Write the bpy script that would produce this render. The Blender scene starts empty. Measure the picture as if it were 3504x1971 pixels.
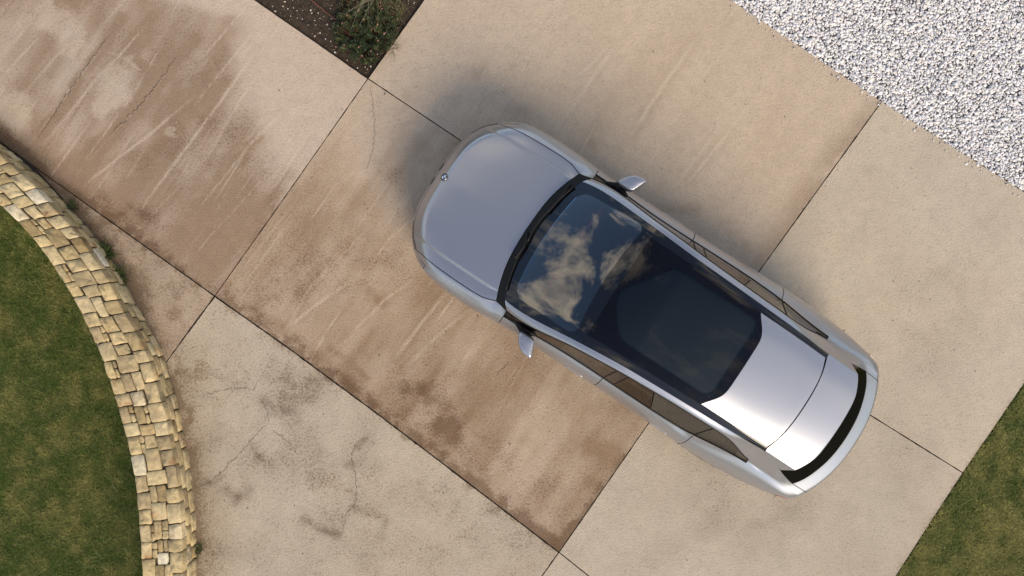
import bpy, bmesh, math, random
import numpy as np
from mathutils import Vector, Matrix

random.seed(7)
rng = np.random.default_rng(7)
scene = bpy.context.scene
R = math.radians

# ------------------------------------------------------------------ camera
H = 9.0                     # drone height in metres
FPX = 2812.0                # focal length in photo pixels (3504 wide)
cam_d = bpy.data.cameras.new('camera')
cam_d.sensor_width = 36.0
cam_d.lens = FPX / 3504.0 * 36.0
cam_d.clip_start = 0.1
cam_d.clip_end = 1500.0
cam = bpy.data.objects.new('camera', cam_d)
scene.collection.objects.link(cam)
cam.location = (0, 0, H)
cam.rotation_euler = (0, 0, 0)
scene.camera = cam

# ------------------------------------------------------------------ world, sun, exposure
SUN_AZ = R(-64)            # direction the sun stands in, measured from +X towards +Y
SUN_EL = R(38)
world = bpy.data.worlds.new('World')
scene.world = world
world.use_nodes = True
wn, wl = world.node_tree.nodes, world.node_tree.links
wn.clear()
w_out = wn.new('ShaderNodeOutputWorld')
w_bg = wn.new('ShaderNodeBackground')
w_bg.inputs['Strength'].default_value = 0.068
sky = wn.new('ShaderNodeTexSky')
sky.sky_type = 'NISHITA'
sky.sun_disc = False
sky.sun_elevation = SUN_EL
sky.sun_rotation = R(90) - SUN_AZ
sky.dust_density = 1.0
sky.air_density = 1.0
# broken cloud cover, the same all round the dome
w_geo = wn.new('ShaderNodeTexCoord')
w_sep = wn.new('ShaderNodeSeparateXYZ'); wl.new(w_geo.outputs['Generated'], w_sep.inputs[0])
w_add = wn.new('ShaderNodeMath'); w_add.operation = 'ADD'; w_add.inputs[1].default_value = 0.18
w_abs = wn.new('ShaderNodeMath'); w_abs.operation = 'ABSOLUTE'
wl.new(w_sep.outputs['Z'], w_abs.inputs[0]); wl.new(w_abs.outputs[0], w_add.inputs[0])
w_dx = wn.new('ShaderNodeMath'); w_dx.operation = 'DIVIDE'
w_dy = wn.new('ShaderNodeMath'); w_dy.operation = 'DIVIDE'
wl.new(w_sep.outputs['X'], w_dx.inputs[0]); wl.new(w_add.outputs[0], w_dx.inputs[1])
wl.new(w_sep.outputs['Y'], w_dy.inputs[0]); wl.new(w_add.outputs[0], w_dy.inputs[1])
w_com = wn.new('ShaderNodeCombineXYZ')
wl.new(w_dx.outputs[0], w_com.inputs[0]); wl.new(w_dy.outputs[0], w_com.inputs[1])
w_com.inputs[2].default_value = 12.4
w_noi = wn.new('ShaderNodeTexNoise')
w_noi.inputs['Scale'].default_value = 2.6
w_noi.inputs['Detail'].default_value = 9
w_noi.inputs['Roughness'].default_value = 0.58
w_noi.inputs['Distortion'].default_value = 0.35
wl.new(w_com.outputs[0], w_noi.inputs['Vector'])
w_rmp = wn.new('ShaderNodeValToRGB')
w_rmp.color_ramp.elements[0].position = 0.515
w_rmp.color_ramp.elements[0].color = (0, 0, 0, 1)
w_rmp.color_ramp.elements[1].position = 0.665
w_rmp.color_ramp.elements[1].color = (1, 1, 1, 1)
wl.new(w_noi.outputs['Fac'], w_rmp.inputs[0])
w_mix = wn.new('ShaderNodeMix'); w_mix.data_type = 'RGBA'
wl.new(w_rmp.outputs['Color'], w_mix.inputs['Factor'])
wl.new(sky.outputs['Color'], w_mix.inputs['A'])
w_mix.inputs['B'].default_value = (10.3, 9.0, 7.3, 1)
wl.new(w_mix.outputs['Result'], w_bg.inputs['Color'])
wl.new(w_bg.outputs[0], w_out.inputs['Surface'])

sun_d = bpy.data.lights.new('sun', 'SUN')
sun_d.energy = 1.3
sun_d.angle = R(30)
sun_d.color = (1.0, 0.84, 0.64)
sun = bpy.data.objects.new('sun', sun_d)
scene.collection.objects.link(sun)
sdir = Vector((math.cos(SUN_EL) * math.cos(SUN_AZ), math.cos(SUN_EL) * math.sin(SUN_AZ), math.sin(SUN_EL)))
sun.rotation_euler = sdir.to_track_quat('Z', 'Y').to_euler()
sun.location = (8, -3, 12)

scene.view_settings.view_transform = 'Standard'
scene.view_settings.look = 'None'
scene.view_settings.gamma = 1.0
scene.view_settings.exposure = 1.42
scene.view_settings.use_curve_mapping = False
scene.render.engine = 'CYCLES'

COL = scene.collection

# ------------------------------------------------------------------ helpers
K0 = FPX / H


def gp(px, py, z=0.0):
    """photo pixel -> world xy on the plane at height z"""
    k = (H - z) / FPX
    return ((px - 1752.0) * k, (985.5 - py) * k)


def GP(pts, z=0.0):
    return np.array([gp(x, y, z) for x, y in pts])


def prop(o, label=None, cat=None, group=None, kind=None):
    if label: o['label'] = label
    if cat: o['category'] = cat
    if group: o['group'] = group
    if kind: o['kind'] = kind
    return o


def empty(name, loc=(0, 0, 0), rz=0.0):
    o = bpy.data.objects.new(name, None)
    o.empty_display_size = 0.2
    o.location = loc
    o.rotation_euler = (0, 0, rz)
    COL.objects.link(o)
    return o


def mesh_obj(name, verts, faces, mat=None, parent=None, smooth=False):
    me = bpy.data.meshes.new(name)
    me.from_pydata([tuple(map(float, v)) for v in verts], [], [tuple(map(int, f)) for f in faces])
    if smooth:
        me.polygons.foreach_set('use_smooth', np.ones(len(me.polygons), dtype=bool))
    me.update()
    return link_mesh(name, me, mat, parent)


def link_mesh(name, me, mat=None, parent=None):
    o = bpy.data.objects.new(name, me)
    if mat: me.materials.append(mat)
    COL.objects.link(o)
    if parent: o.parent = parent
    return o


def np_mesh(name, V, F, n):
    """fast mesh: V (N,3), F (M,n)"""
    me = bpy.data.meshes.new(name)
    V = np.asarray(V, dtype=np.float32); F = np.asarray(F, dtype=np.int32)
    me.vertices.add(len(V)); me.vertices.foreach_set('co', V.ravel())
    me.loops.add(F.size); me.loops.foreach_set('vertex_index', F.ravel())
    me.polygons.add(len(F))
    me.polygons.foreach_set('loop_start', np.arange(0, F.size, n, dtype=np.int32))
    me.update(calc_edges=True)
    me.validate()
    return me


def set_attr(me, name, arr):
    a = me.attributes.new(name, 'FLOAT_COLOR', 'POINT')
    arr = np.asarray(arr, dtype=np.float32)
    if arr.shape[1] == 3:
        arr = np.concatenate([arr, np.ones((len(arr), 1), np.float32)], 1)
    a.data.foreach_set('color', arr.ravel())


def srgb(r, g, b):
    f = lambda c: ((c / 255.0 + 0.055) / 1.055) ** 2.4 if c > 10 else c / 255.0 / 12.92
    return np.array([f(r), f(g), f(b)])


# numpy value noise
_tab = rng.random((256, 256)).astype(np.float32)


def vnoise(x, y):
    xi = np.floor(x).astype(int); yi = np.floor(y).astype(int)
    fx = x - xi; fy = y - yi
    fx = fx * fx * (3 - 2 * fx); fy = fy * fy * (3 - 2 * fy)
    a = _tab[xi & 255, yi & 255]; b = _tab[(xi + 1) & 255, yi & 255]
    c = _tab[xi & 255, (yi + 1) & 255]; d = _tab[(xi + 1) & 255, (yi + 1) & 255]
    return (a * (1 - fx) + b * fx) * (1 - fy) + (c * (1 - fx) + d * fx) * fy


def fbm(x, y, octv=4, s=1.0, ox=0.0):
    t = 0; a = 0.5; n = 0
    for o in range(octv):
        t = t + a * vnoise(x * s + 17.3 * o + ox, y * s + 9.1 * o - ox); n += a
        a *= 0.55; s *= 2.03
    return t / n


def sstep(a, b, x):
    t = np.clip((x - a) / (b - a), 0, 1)
    return t * t * (3 - 2 * t)


def seg_dist(x, y, pts):
    best = np.full(x.shape, 1e9)
    tt = np.zeros(x.shape)
    n = len(pts) - 1
    for i in range(n):
        ax, ay = pts[i]; bx, by = pts[i + 1]
        dx, dy = bx - ax, by - ay
        t = np.clip(((x - ax) * dx + (y - ay) * dy) / (dx * dx + dy * dy + 1e-12), 0, 1)
        d = np.hypot(x - ax - t * dx, y - ay - t * dy)
        m = d < best
        best = np.where(m, d, best); tt = np.where(m, (i + t) / n, tt)
    return best, tt


def resample(pts, n):
    pts = np.asarray(pts, float)
    d = np.concatenate([[0], np.cumsum(np.linalg.norm(np.diff(pts, axis=0), axis=1))])
    # smooth (Catmull-Rom like) through chordal cubic Hermite
    m = np.gradient(pts, d, axis=0)
    s = np.linspace(0, d[-1], n)
    i = np.clip(np.searchsorted(d, s, side='right') - 1, 0, len(d) - 2)
    h = (d[i + 1] - d[i])[:, None]; t = ((s - d[i])[:, None]) / h
    h00 = 2 * t**3 - 3 * t**2 + 1; h10 = t**3 - 2 * t**2 + t
    h01 = -2 * t**3 + 3 * t**2; h11 = t**3 - t**2
    return h00 * pts[i] + h10 * h * m[i] + h01 * pts[i + 1] + h11 * h * m[i + 1]


def resample_lin(pts, n):
    pts = np.asarray(pts, float)
    d = np.concatenate([[0], np.cumsum(np.linalg.norm(np.diff(pts, axis=0), axis=1))])
    s = np.linspace(0, d[-1], n)
    return np.stack([np.interp(s, d, pts[:, k]) for k in range(pts.shape[1])], 1)


# ------------------------------------------------------------------ material helpers
def new_mat(name):
    m = bpy.data.materials.new(name)
    m.use_nodes = True
    nt = m.node_tree
    return m, nt.nodes, nt.links, nt.nodes['Principled BSDF']


def simple_mat(name, col, rough=0.5, metal=0.0, spec=0.5, coat=0.0, emis=None, estr=0.0):
    m, n, l, b = new_mat(name)
    b.inputs['Base Color'].default_value = (*col, 1)
    b.inputs['Roughness'].default_value = rough
    b.inputs['Metallic'].default_value = metal
    b.inputs['Specular IOR Level'].default_value = spec
    b.inputs['Coat Weight'].default_value = coat
    if emis:
        b.inputs['Emission Color'].default_value = (*emis, 1)
        b.inputs['Emission Strength'].default_value = estr
    return m


def noise_node(n, l, vec, scale, detail=3, rough=0.55, dist=0.0):
    x = n.new('ShaderNodeTexNoise')
    x.inputs['Scale'].default_value = scale
    x.inputs['Detail'].default_value = detail
    x.inputs['Roughness'].default_value = rough
    x.inputs['Distortion'].default_value = dist
    if vec is not None: l.new(vec, x.inputs['Vector'])
    return x


def ramp(n, l, fac, stops):
    r = n.new('ShaderNodeValToRGB')
    e = r.color_ramp.elements
    while len(e) < len(stops): e.new(0.5)
    for k, (p, c) in enumerate(stops):
        e[k].position = p
        e[k].color = (c, c, c, 1) if not hasattr(c, '__len__') else (*c, 1)
    if fac is not None: l.new(fac, r.inputs[0])
    return r


def mixc(n, l, fac, a, b, mode='MIX'):
    m = n.new('ShaderNodeMix'); m.data_type = 'RGBA'; m.blend_type = mode
    for sock, v in (('Factor', fac), ('A', a), ('B', b)):
        if hasattr(v, 'is_linked') or hasattr(v, 'links'):
            l.new(v, m.inputs[sock])
        elif hasattr(v, '__len__'):
            m.inputs[sock].default_value = (*v, 1)
        else:
            m.inputs[sock].default_value = v
    return m.outputs['Result']


def bump(n, l, height, strength, dist, bsdf, prev=None):
    b = n.new('ShaderNodeBump')
    b.inputs['Strength'].default_value = strength
    b.inputs['Distance'].default_value = dist
    l.new(height, b.inputs['Height'])
    if prev is not None: l.new(prev, b.inputs['Normal'])
    l.new(b.outputs[0], bsdf.inputs['Normal'])
    return b.outputs[0]


# ---- concrete: the large stains come with the slab (attribute), the grain from nodes
def concrete_mat():
    m, n, l, b = new_mat('concrete')
    at = n.new('ShaderNodeAttribute'); at.attribute_name = 'tint'
    gr = n.new('ShaderNodeAttribute'); gr.attribute_name = 'grime'
    co = n.new('ShaderNodeTexCoord'); v = co.outputs['Object']
    sg = n.new('ShaderNodeSeparateColor'); l.new(gr.outputs['Color'], sg.inputs[0])
    n1 = noise_node(n, l, v, 42, 5, 0.65)
    n2 = noise_node(n, l, v, 9, 6, 0.6, 0.3)
    n3 = noise_node(n, l, v, 120, 2, 0.5)
    n4 = noise_node(n, l, v, 68, 3, 0.7)
    def madd(a, k, b2):
        q = n.new('ShaderNodeMath'); q.operation = 'MULTIPLY_ADD'
        l.new(a, q.inputs[0]); q.inputs[1].default_value = k
        if isinstance(b2, float): q.inputs[2].default_value = b2
        else: l.new(b2, q.inputs[2])
        return q.outputs[0]
    sf = madd(n1.outputs['Fac'], 1.1, madd(n4.outputs['Fac'], 1.1, madd(n2.outputs['Fac'], .5, madd(sg.outputs['Green'], 1.0, -1.35))))
    rf = ramp(n, l, sf, [(0.0, 0.0), (1.0, 1.0)])
    dirt = n.new('ShaderNodeAttribute'); dirt.attribute_name = 'dirt'
    r1 = ramp(n, l, n1.outputs['Fac'], [(0.28, 0.74), (0.52, 1.0), (0.76, 1.16)])
    c = mixc(n, l, rf.outputs['Color'], at.outputs['Color'], dirt.outputs['Color'])
    c = mixc(n, l, 1.0, c, r1.outputs['Color'], 'MULTIPLY')
    r2 = ramp(n, l, n2.outputs['Fac'], [(0.3, 0.88), (0.7, 1.10)])
    c = mixc(n, l, 1.0, c, r2.outputs['Color'], 'MULTIPLY')
    # dark specks gather where the grime attribute is strong
    sub = n.new('ShaderNodeMath'); sub.operation = 'MULTIPLY_ADD'
    l.new(sg.outputs['Red'], sub.inputs[0]); sub.inputs[1].default_value = 0.30
    l.new(n1.outputs['Fac'], sub.inputs[2])
    sub2 = n.new('ShaderNodeMath'); sub2.operation = 'MULTIPLY_ADD'
    l.new(n2.outputs['Fac'], sub2.inputs[0]); sub2.inputs[1].default_value = 0.25
    l.new(sub.outputs[0], sub2.inputs[2])
    rs = ramp(n, l, sub2.outputs[0], [(0.72, 0.0), (1.08, 0.9)])
    c = mixc(n, l, rs.outputs['Color'], c, mixc(n, l, 1.0, c, (0.46, 0.395, 0.335), 'MULTIPLY'))
    # pale sand grains
    rl = ramp(n, l, n3.outputs['Fac'], [(0.62, 0.0), (0.75, 0.35)])
    c = mixc(n, l, rl.outputs['Color'], c, (0.62, 0.53, 0.41))
    rd = ramp(n, l, n3.outputs['Fac'], [(0.27, 0.45), (0.38, 0.0)])
    c = mixc(n, l, rd.outputs['Color'], c, mixc(n, l, 1.0, c, (0.5, 0.46, 0.42), 'MULTIPLY'))
    l.new(c, b.inputs['Base Color'])
    b.inputs['Roughness'].default_value = 0.85
    b.inputs['Specular IOR Level'].default_value = 0.25
    p = bump(n, l, n1.outputs['Fac'], 0.6, 0.014, b)
    bump(n, l, n3.outputs['Fac'], 0.30, 0.004, b, p)
    return m


M = {}
M['concrete'] = concrete_mat()


def stone_mat():
    m, n, l, b = new_mat('split_sandstone')
    oi = n.new('ShaderNodeObjectInfo')
    co = n.new('ShaderNodeTexCoord')
    add = n.new('ShaderNodeVectorMath'); add.operation = 'ADD'
    l.new(co.outputs['Object'], add.inputs[0])
    mul = n.new('ShaderNodeMath'); mul.operation = 'MULTIPLY'; mul.inputs[1].default_value = 40
    l.new(oi.outputs['Random'], mul.inputs[0]); l.new(mul.outputs[0], add.inputs[1])
    v = add.outputs[0]
    base = ramp(n, l, oi.outputs['Random'], [
        (0.0, (0.432, 0.322, 0.157)), (0.18, (0.536, 0.426, 0.220)), (0.36, (0.484, 0.373, 0.197)), (0.5, (0.570, 0.469, 0.260)),
        (0.64, (0.397, 0.305, 0.165)), (0.78, (0.553, 0.435, 0.220)), (0.9, (0.501, 0.373, 0.181)), (0.985, (0.605, 0.547, 0.385))])
    wn_ = n.new('ShaderNodeTexWhiteNoise'); l.new(oi.outputs['Location'], wn_.inputs['Vector'])
    vr = ramp(n, l, wn_.outputs['Value'], [(0.0, (.66, .64, .62)), (0.25, (.92, .92, .96)), (0.7, (1.04, 1.04, 1.08)), (1.0, (1.12, 1.13, 1.20))])
    n1 = noise_node(n, l, v, 7, 5, 0.6, 0.4)
    n2 = noise_node(n, l, v, 28, 6, 0.62)
    n3 = noise_node(n, l, v, 3.2, 3, 0.5)
    r1 = ramp(n, l, n1.outputs['Fac'], [(0.3, 0.72), (0.65, 1.12)])
    c = mixc(n, l, 1.0, base.outputs['Color'], r1.outputs['Color'], 'MULTIPLY')
    rr = ramp(n, l, n3.outputs['Fac'], [(0.60, 0.0), (0.70, 0.75)])
    c = mixc(n, l, rr.outputs['Color'], c, (0.26, 0.135, 0.055))
    r2 = ramp(n, l, n2.outputs['Fac'], [(0.3, 0.82), (0.7, 1.1)])
    c = mixc(n, l, 1.0, c, r2.outputs['Color'], 'MULTIPLY')
    c = mixc(n, l, 1.0, c, vr.outputs['Color'], 'MULTIPLY')
    l.new(c, b.inputs['Base Color'])
    b.inputs['Roughness'].default_value = 0.9
    b.inputs['Specular IOR Level'].default_value = 0.2
    p = bump(n, l, n1.outputs['Fac'], 0.7, 0.035, b)
    bump(n, l, n2.outputs['Fac'], 0.55, 0.012, b, p)
    return m


M['stone'] = stone_mat()


def attr_mat(name, rough=0.7, spec=0.3, trans=0.0, nscale=None):
    m, n, l, b = new_mat(name)
    at = n.new('ShaderNodeAttribute'); at.attribute_name = 'tint'
    c = at.outputs['Color']
    if nscale:
        co = n.new('ShaderNodeTexCoord')
        nn = noise_node(n, l, co.outputs['Object'], nscale, 4)
        r = ramp(n, l, nn.outputs['Fac'], [(0.3, 0.75), (0.7, 1.2)])
        c = mixc(n, l, 1.0, c, r.outputs['Color'], 'MULTIPLY')
    l.new(c, b.inputs['Base Color'])
    b.inputs['Roughness'].default_value = rough
    b.inputs['Specular IOR Level'].default_value = spec
    if trans:
        t = n.new('ShaderNodeBsdfTranslucent'); l.new(c, t.inputs['Color'])
        mx = n.new('ShaderNodeMixShader'); mx.inputs[0].default_value = trans
        l.new(b.outputs[0], mx.inputs[1]); l.new(t.outputs[0], mx.inputs[2])
        l.new(mx.outputs[0], n['Material Output'].inputs['Surface'])
    return m


M['blade'] = attr_mat('grass_blade', 0.6, 0.25, 0.25)
M['leaf'] = attr_mat('leaf', 0.5, 0.35, 0.2)
M['pebble'] = attr_mat('white_pebble', 0.75, 0.3, 0, 60)


def noisy_mat(name, c1, c2, scale, rough=0.9, bstr=0.5, bdist=0.02, spec=0.2):
    m, n, l, b = new_mat(name)
    co = n.new('ShaderNodeTexCoord')
    a = noise_node(n, l, co.outputs['Object'], scale, 6, 0.65)
    r = ramp(n, l, a.outputs['Fac'], [(0.3, c1), (0.7, c2)])
    l.new(r.outputs['Color'], b.inputs['Base Color'])
    b.inputs['Roughness'].default_value = rough
    b.inputs['Specular IOR Level'].default_value = spec
    bump(n, l, a.outputs['Fac'], bstr, bdist, b)
    return m


M['soil'] = noisy_mat('dark_soil', (0.022, 0.016, 0.011), (0.075, 0.055, 0.038), 22)
M['joint'] = noisy_mat('joint_dirt', (0.035, 0.027, 0.020), (0.10, 0.078, 0.056), 40)
M['turf'] = noisy_mat('turf_ground', (0.020, 0.022, 0.008), (0.055, 0.050, 0.020), 14)
M['mortar'] = noisy_mat('wall_core', (0.035, 0.026, 0.017), (0.09, 0.068, 0.042), 30)
M['gravelbed'] = noisy_mat('gravel_bed', (0.28, 0.27, 0.265), (0.46, 0.45, 0.44), 60)
M['land'] = noisy_mat('dry_land', (0.07, 0.065, 0.03), (0.17, 0.14, 0.075), 0.8)
M['crack'] = simple_mat('crack_shadow', (0.07, 0.055, 0.042), 0.95, spec=0.1)
M['bark'] = noisy_mat('dry_bark', (0.07, 0.03, 0.018), (0.17, 0.08, 0.05), 40)

# ==================================================================  GROUND
g = 300.0
gl_ = GP([(-700, 300), (-420, 255), (-150, 420), (36, 600), (244, 850), (400, 1100), (500, 1400), (560, 1800), (560, 2300)])
ground = mesh_obj('ground', [(-g, 150, -0.12)] + [(p[0], p[1], -.12) for p in gl_] + [(gl_[-1][0], -g, -.12), (g, -g, -0.12), (g, g, -0.12), (-g, g, -0.12)], [tuple(range(len(gl_) + 5))], M['land'])
prop(ground, kind='structure')

# driveway: joints' dirt bed + concrete slabs (edges traced from the photograph, all on the ground plane)
B = (1259, 269); C = (735, 1013); D = (1913, 1890); J = (2478, 1093); E1 = (3295, 1618)
G0 = (1830, -445); XT = (3017, 347); GR = (3817, 856); Q = (2690, 2517)
wall_line = [(120, 575), (215, 680), (330, 880), (430, 1060), (545, 1275), (590, 1500), (615, 1700), (620, 1971), (630, 2650)]
slabs = [
    # name-label, [side0, side1, side2, side3] going round, height, key
    ('S1', [[(-900, -1240), (200, -470), (872, 0), B], [B, (1000, 638), C], [C, (552, 882), (370, 752), (204, 633), (0, 485), (-1000, -240)], [(-1000, -240), (-900, -1240)]], 0.000),
    ('S2', [[B, (1578, 482), J], [J, (2215, 1455), D], [D, (1600, 1650), (1300, 1422), (1000, 1200), C], [C, (1000, 638), B]], 0.001),
    ('S3', [[B, (1451, 0), G0], [G0, (2503, 0), XT], [XT, (2600, 925), J], [J, (1578, 482), B]], 0.003),
    ('S4', [[J, (2600, 925), XT], [XT, (3504, 657), GR], [GR, (3504, 1313), E1], [E1, (2963, 1411), J]], 0.002),
    ('S5', [[J, (2963, 1411), E1], [E1, (3066, 1971), Q], [Q, (2300, 2200), D], [D, (2215, 1455), J]], 0.000),
    ('S6', [[C, (1000, 1200), (1300, 1422), (1600, 1650), D], [D, (1855, 1971), (1400, 2650)], [(1400, 2650), (630, 2650)], [(630, 2650), (620, 1971), (615, 1700), (590, 1500), (560, 1250), C]], 0.004),
    ('S7', [[(120, 575), (204, 633), (370, 752), (552, 882), C], [C, (650, 1127), (545, 1275)], [(545, 1275), (430, 1060), (330, 880)], [(330, 880), (215, 680), (120, 575)]], 0.003),
    ('S8', [[D, (2300, 2200), Q], [Q, (2450, 2900)], [(2450, 2900), (1400, 2650)], [(1400, 2650), (1855, 1971), D]], 0.002),
]
L1 = GP([(872, 0), B, (1578, 482), J, (2963, 1411), E1])
L2 = GP([(0, 485), (204, 633), (370, 752), (552, 882), C, (1000, 1200), (1300, 1422), (1600, 1650), D, (2300, 2200)])
X2 = GP([XT, (2600, 925), J, (2215, 1455), D, (1855, 1971)])
WALLB = GP([(-200, 350), (0, 481), (94, 553), (144, 606), (204, 669), (260, 733), (309, 806), (386, 926), (457, 1038), (507, 1160), (563, 1312), (619, 1474), (649, 1667), (663, 1870), (663, 2300)])


def z3(*p): return GP([(x / 1.8386, y / 1.8386) for x, y in p])
def z4(*p): return GP([(600 + x / 1.515, 950 + y / 1.515) for x, y in p])
def z1(*p): return GP([(1200 + x / 1.9815, 150 + y / 1.9815) for x, y in p])
def z6(*p): return GP([(700 + x / 2.415, 1250 + y / 2.415) for x, y in p])


# streaks left by the broom and by water: (points, half width m, amount)  +pale / -dark
STREAK = {
    'S1': [
        (z3((170, 940), (440, 560), (700, 220)), .018, .55), (z3((240, 960), (600, 500), (760, 340), (960, 110)), .022, .7),
        (z3((460, 1120), (900, 640), (1100, 400)), .016, .45), (z3((480, 1200), (960, 830), (1250, 580)), .022, .75),
        (z3((860, 1350), (1340, 700), (1620, 310)), .024, .8), (z3((1150, 1440), (1580, 900), (1780, 700)), .02, .65),
        (z3((1300, 1000), (1500, 650), (1610, 480)), .02, .5), (z3((120, 620), (420, 280), (560, 90)), .02, .4),
        (z3((1700, 1230), (1930, 860)), .02, .45), (z3((880, 1340), (1050, 1090)), .018, .5), (z3((30, 330), (300, 20)), .02, .35),
        (z3((640, 320), (760, 350), (960, 500)), .018, .4), (z3((1640, 1390), (1790, 1150), (1960, 880)), .012, .5),
        (z3((280, 820), (520, 470), (760, 120)), .07, -.75), (z3((560, 1020), (960, 560), (1230, 260)), .085, -.8),
        (z3((1150, 1449), (1420, 1100), (1620, 880)), .10, -.6), (z3((1000, 760), (1360, 420), (1440, 140)), .10, -.5),
        (z3((900, 1000), (1180, 700), (1420, 500)), .10, -.4), (z3((1650, 1350), (1830, 1100)), .09, -.5),
        (z3((850, 360), (930, 470)), .05, -.6), (z3((420, 1050), (600, 900)), .10, -.4), (z3((600, 1210), (640, 1220)), .04, -.8)],
    'S2': [
        (z4((540, 290), (760, 120), (920, 10)), .022, .7), (z4((900, 300), (1080, 120), (1240, 10)), .02, .6), (z4((1140, 420), (1280, 230), (1400, 80)), .024, .85),
        (z4((1180, 480), (1360, 300), (1530, 160)), .02, .55), (z4((570, 270), (720, 20)), .018, .5), (z4((780, 420), (960, 260)), .016, .4),
        (z4((600, 180), (840, -120)), .02, .5), (z4((700, 60), (1000, -260)), .018, .45), (z4((1090, -180), (1260, -330)), .018, .4), (z4((330, -20), (640, -420)), .016, .5),
        (z4((1010, 90), (1070, 130)), .06, -.55), (z4((800, 360), (1000, 520)), .035, -.45), (z4((400, 180), (640, 320), (900, 520)), .09, -.35),
        (z4((1040, 660), (900, 560)), .09, -.35), (z4((2150, 880), (2300, 950)), .10, -.6), (z4((2180, 1080), (2150, 1060)), .06, -.4)],
    'S3': [
        (z1((1380, 600), (1600, 290), (1800, 0)), .022, .6), (z1((1550, 220), (1760, 0)), .02, .6), (z1((1900, 620), (2100, 310), (2340, -30)), .024, .75),
        (z1((2290, 940), (2576, 590)), .024, .8), (z1((2170, 1000), (2560, 480)), .018, .45), (z1((1000, 330), (1130, 150)), .016, .35),
        (z1((2290, 940), (2700, 420), (2950, 90)), .018, .45), (z1((560, 230), (760, -60)), .018, .3), (z1((2000, 480), (1960, 560)), .03, .4),
        (z1((850, 210), (900, 180)), .07, -.28), (z1((1130, 480), (1160, 470)), .08, -.25), (z1((2100, 1150), (2330, 1120)), .10, -.45), (z1((1620, 670), (1640, 690)), .06, -.3),
        (z1((370, 320), (400, 350)), .08, -.25), (z1((2560, 1240), (2690, 1400)), .09, -.35)],
    'S4': [(GP([(2980, 590), (3010, 620)]), .10, -.25), (GP([(3390, 720), (3200, 1010)]), .10, -.1)],
    'S5': [(GP([(2600, 1800), (2820, 1700)]), .22, -.22), (GP([(2880, 1540), (2930, 1700)]), .15, -.18), (GP([(2240, 1920), (2460, 1780)]), .16, -.25)],
    'S6': [
        (z6((480, 290), (560, 360), (600, 390), (740, 385)), 0.065, -0.540), (z6((390, 660), (450, 730), (560, 800)), 0.046, -0.540),
        (z6((170, 1020), (260, 1080), (360, 1010)), 0.065, -0.504), (z6((260, 1080), (240, 1140)), 0.043, -0.432), (z6((820, 1270), (950, 1340), (1090, 1390)), 0.051, -0.684),
        (z6((1080, 820), (1210, 830)), 0.058, -0.432), (z6((1220, 1160), (1330, 1220), (1500, 1270)), 0.043, -0.396), (z6((1480, 1300), (1460, 1440)), 0.036, -0.360), (z6((1250, 680), (1320, 600)), 0.036, -0.396),
        (z6((20, 960), (140, 910)), 0.043, -0.504), (z6((700, 500), (780, 470)), 0.043, -0.288), (z6((960, 720), (1060, 760)), 0.058, -0.216), (z6((880, 240), (900, 180)), 0.145, -0.324)],
    'S7': [(GP([(300, 760), (360, 850)]), .07, -.5)],
    'S8': [],
}
_rs = random.Random(5)
for key_, n_, bx in (('S1', 30, (-100, 1000, -50, 900)), ('S2', 34, (800, 2000, 500, 1500)), ('S3', 22, (1400, 2900, -50, 800))):
    for q_ in range(n_):
        x_, y_ = _rs.uniform(*bx[:2]), _rs.uniform(*bx[2:])
        a_ = R(_rs.gauss(55, 4)); l_ = _rs.uniform(120, 420)
        STREAK[key_].append((GP([(x_, y_), (x_ + math.cos(a_) * l_, y_ - math.sin(a_) * l_)]), _rs.uniform(.010, .018), _rs.uniform(.3, .75)))
# grime: speckled dark dirt  (points, half width, amount)
GRIME = {
    'S1': [(z3((1500, 900), (1800, 1150), (1640, 1449)), .25, .22), (z3((1000, 1000), (1450, 760)), .35, .2), (z3((1100, 200), (1400, 500)), .3, .12), (z3((480, 1230), (700, 1300), (1000, 1380)), .10, .6)],
    'S2': [(z4((1240, 600), (1430, 780)), .17, .62), (z4((1280, 540), (1420, 860)), .28, .32), (z4((1640, 960), (2000, 1120)), .25, .25), (z4((280, 130), (620, 60)), .2, .35),
           (GP([(1300, 900), (1000, 900)]), .3, .3), (GP([(1330, 560), (1400, 700)]), .16, .3)],
    'S3': [],
    'S4': [(GP([(3300, 900), (3200, 1100)]), .35, .18)],
    'S5': [(GP([(2560, 1790), (2860, 1700)]), .30, .2), (GP([(2350, 1880), (2450, 1700)]), .22, .2), (GP([(2810, 1610), (2840, 1660)]), .10, .3)],
    'S6': [(GP([(640, 1280), (1050, 1340)]), .32, .28), (GP([(760, 1200), (1060, 1380)]), .18, .2), (GP([(900, 1560), (1180, 1700)]), .30, .35), (GP([(650, 1300), (620, 1550)]), .16, .55), (GP([(1600, 1750), (1450, 1900)]), .3, .15)],
    'S7': [(GP([(380, 850), (600, 1050)]), .3, .45)],
    'S8': [],
}
PALE = {   # clean pale patches in the brown slab
    'S1': [(z3((310, 90), (330, 110)), .16), (z3((380, 180), (390, 200)), .10), (z3((500, 240), (450, 330)), .13), (z3((60, 670), (100, 720)), .16), (z3((740, 480), (740, 560)), .15),
           (z3((1080, 830), (1080, 840)), .05), (z3((720, 620), (640, 660)), .10)],
}
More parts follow.
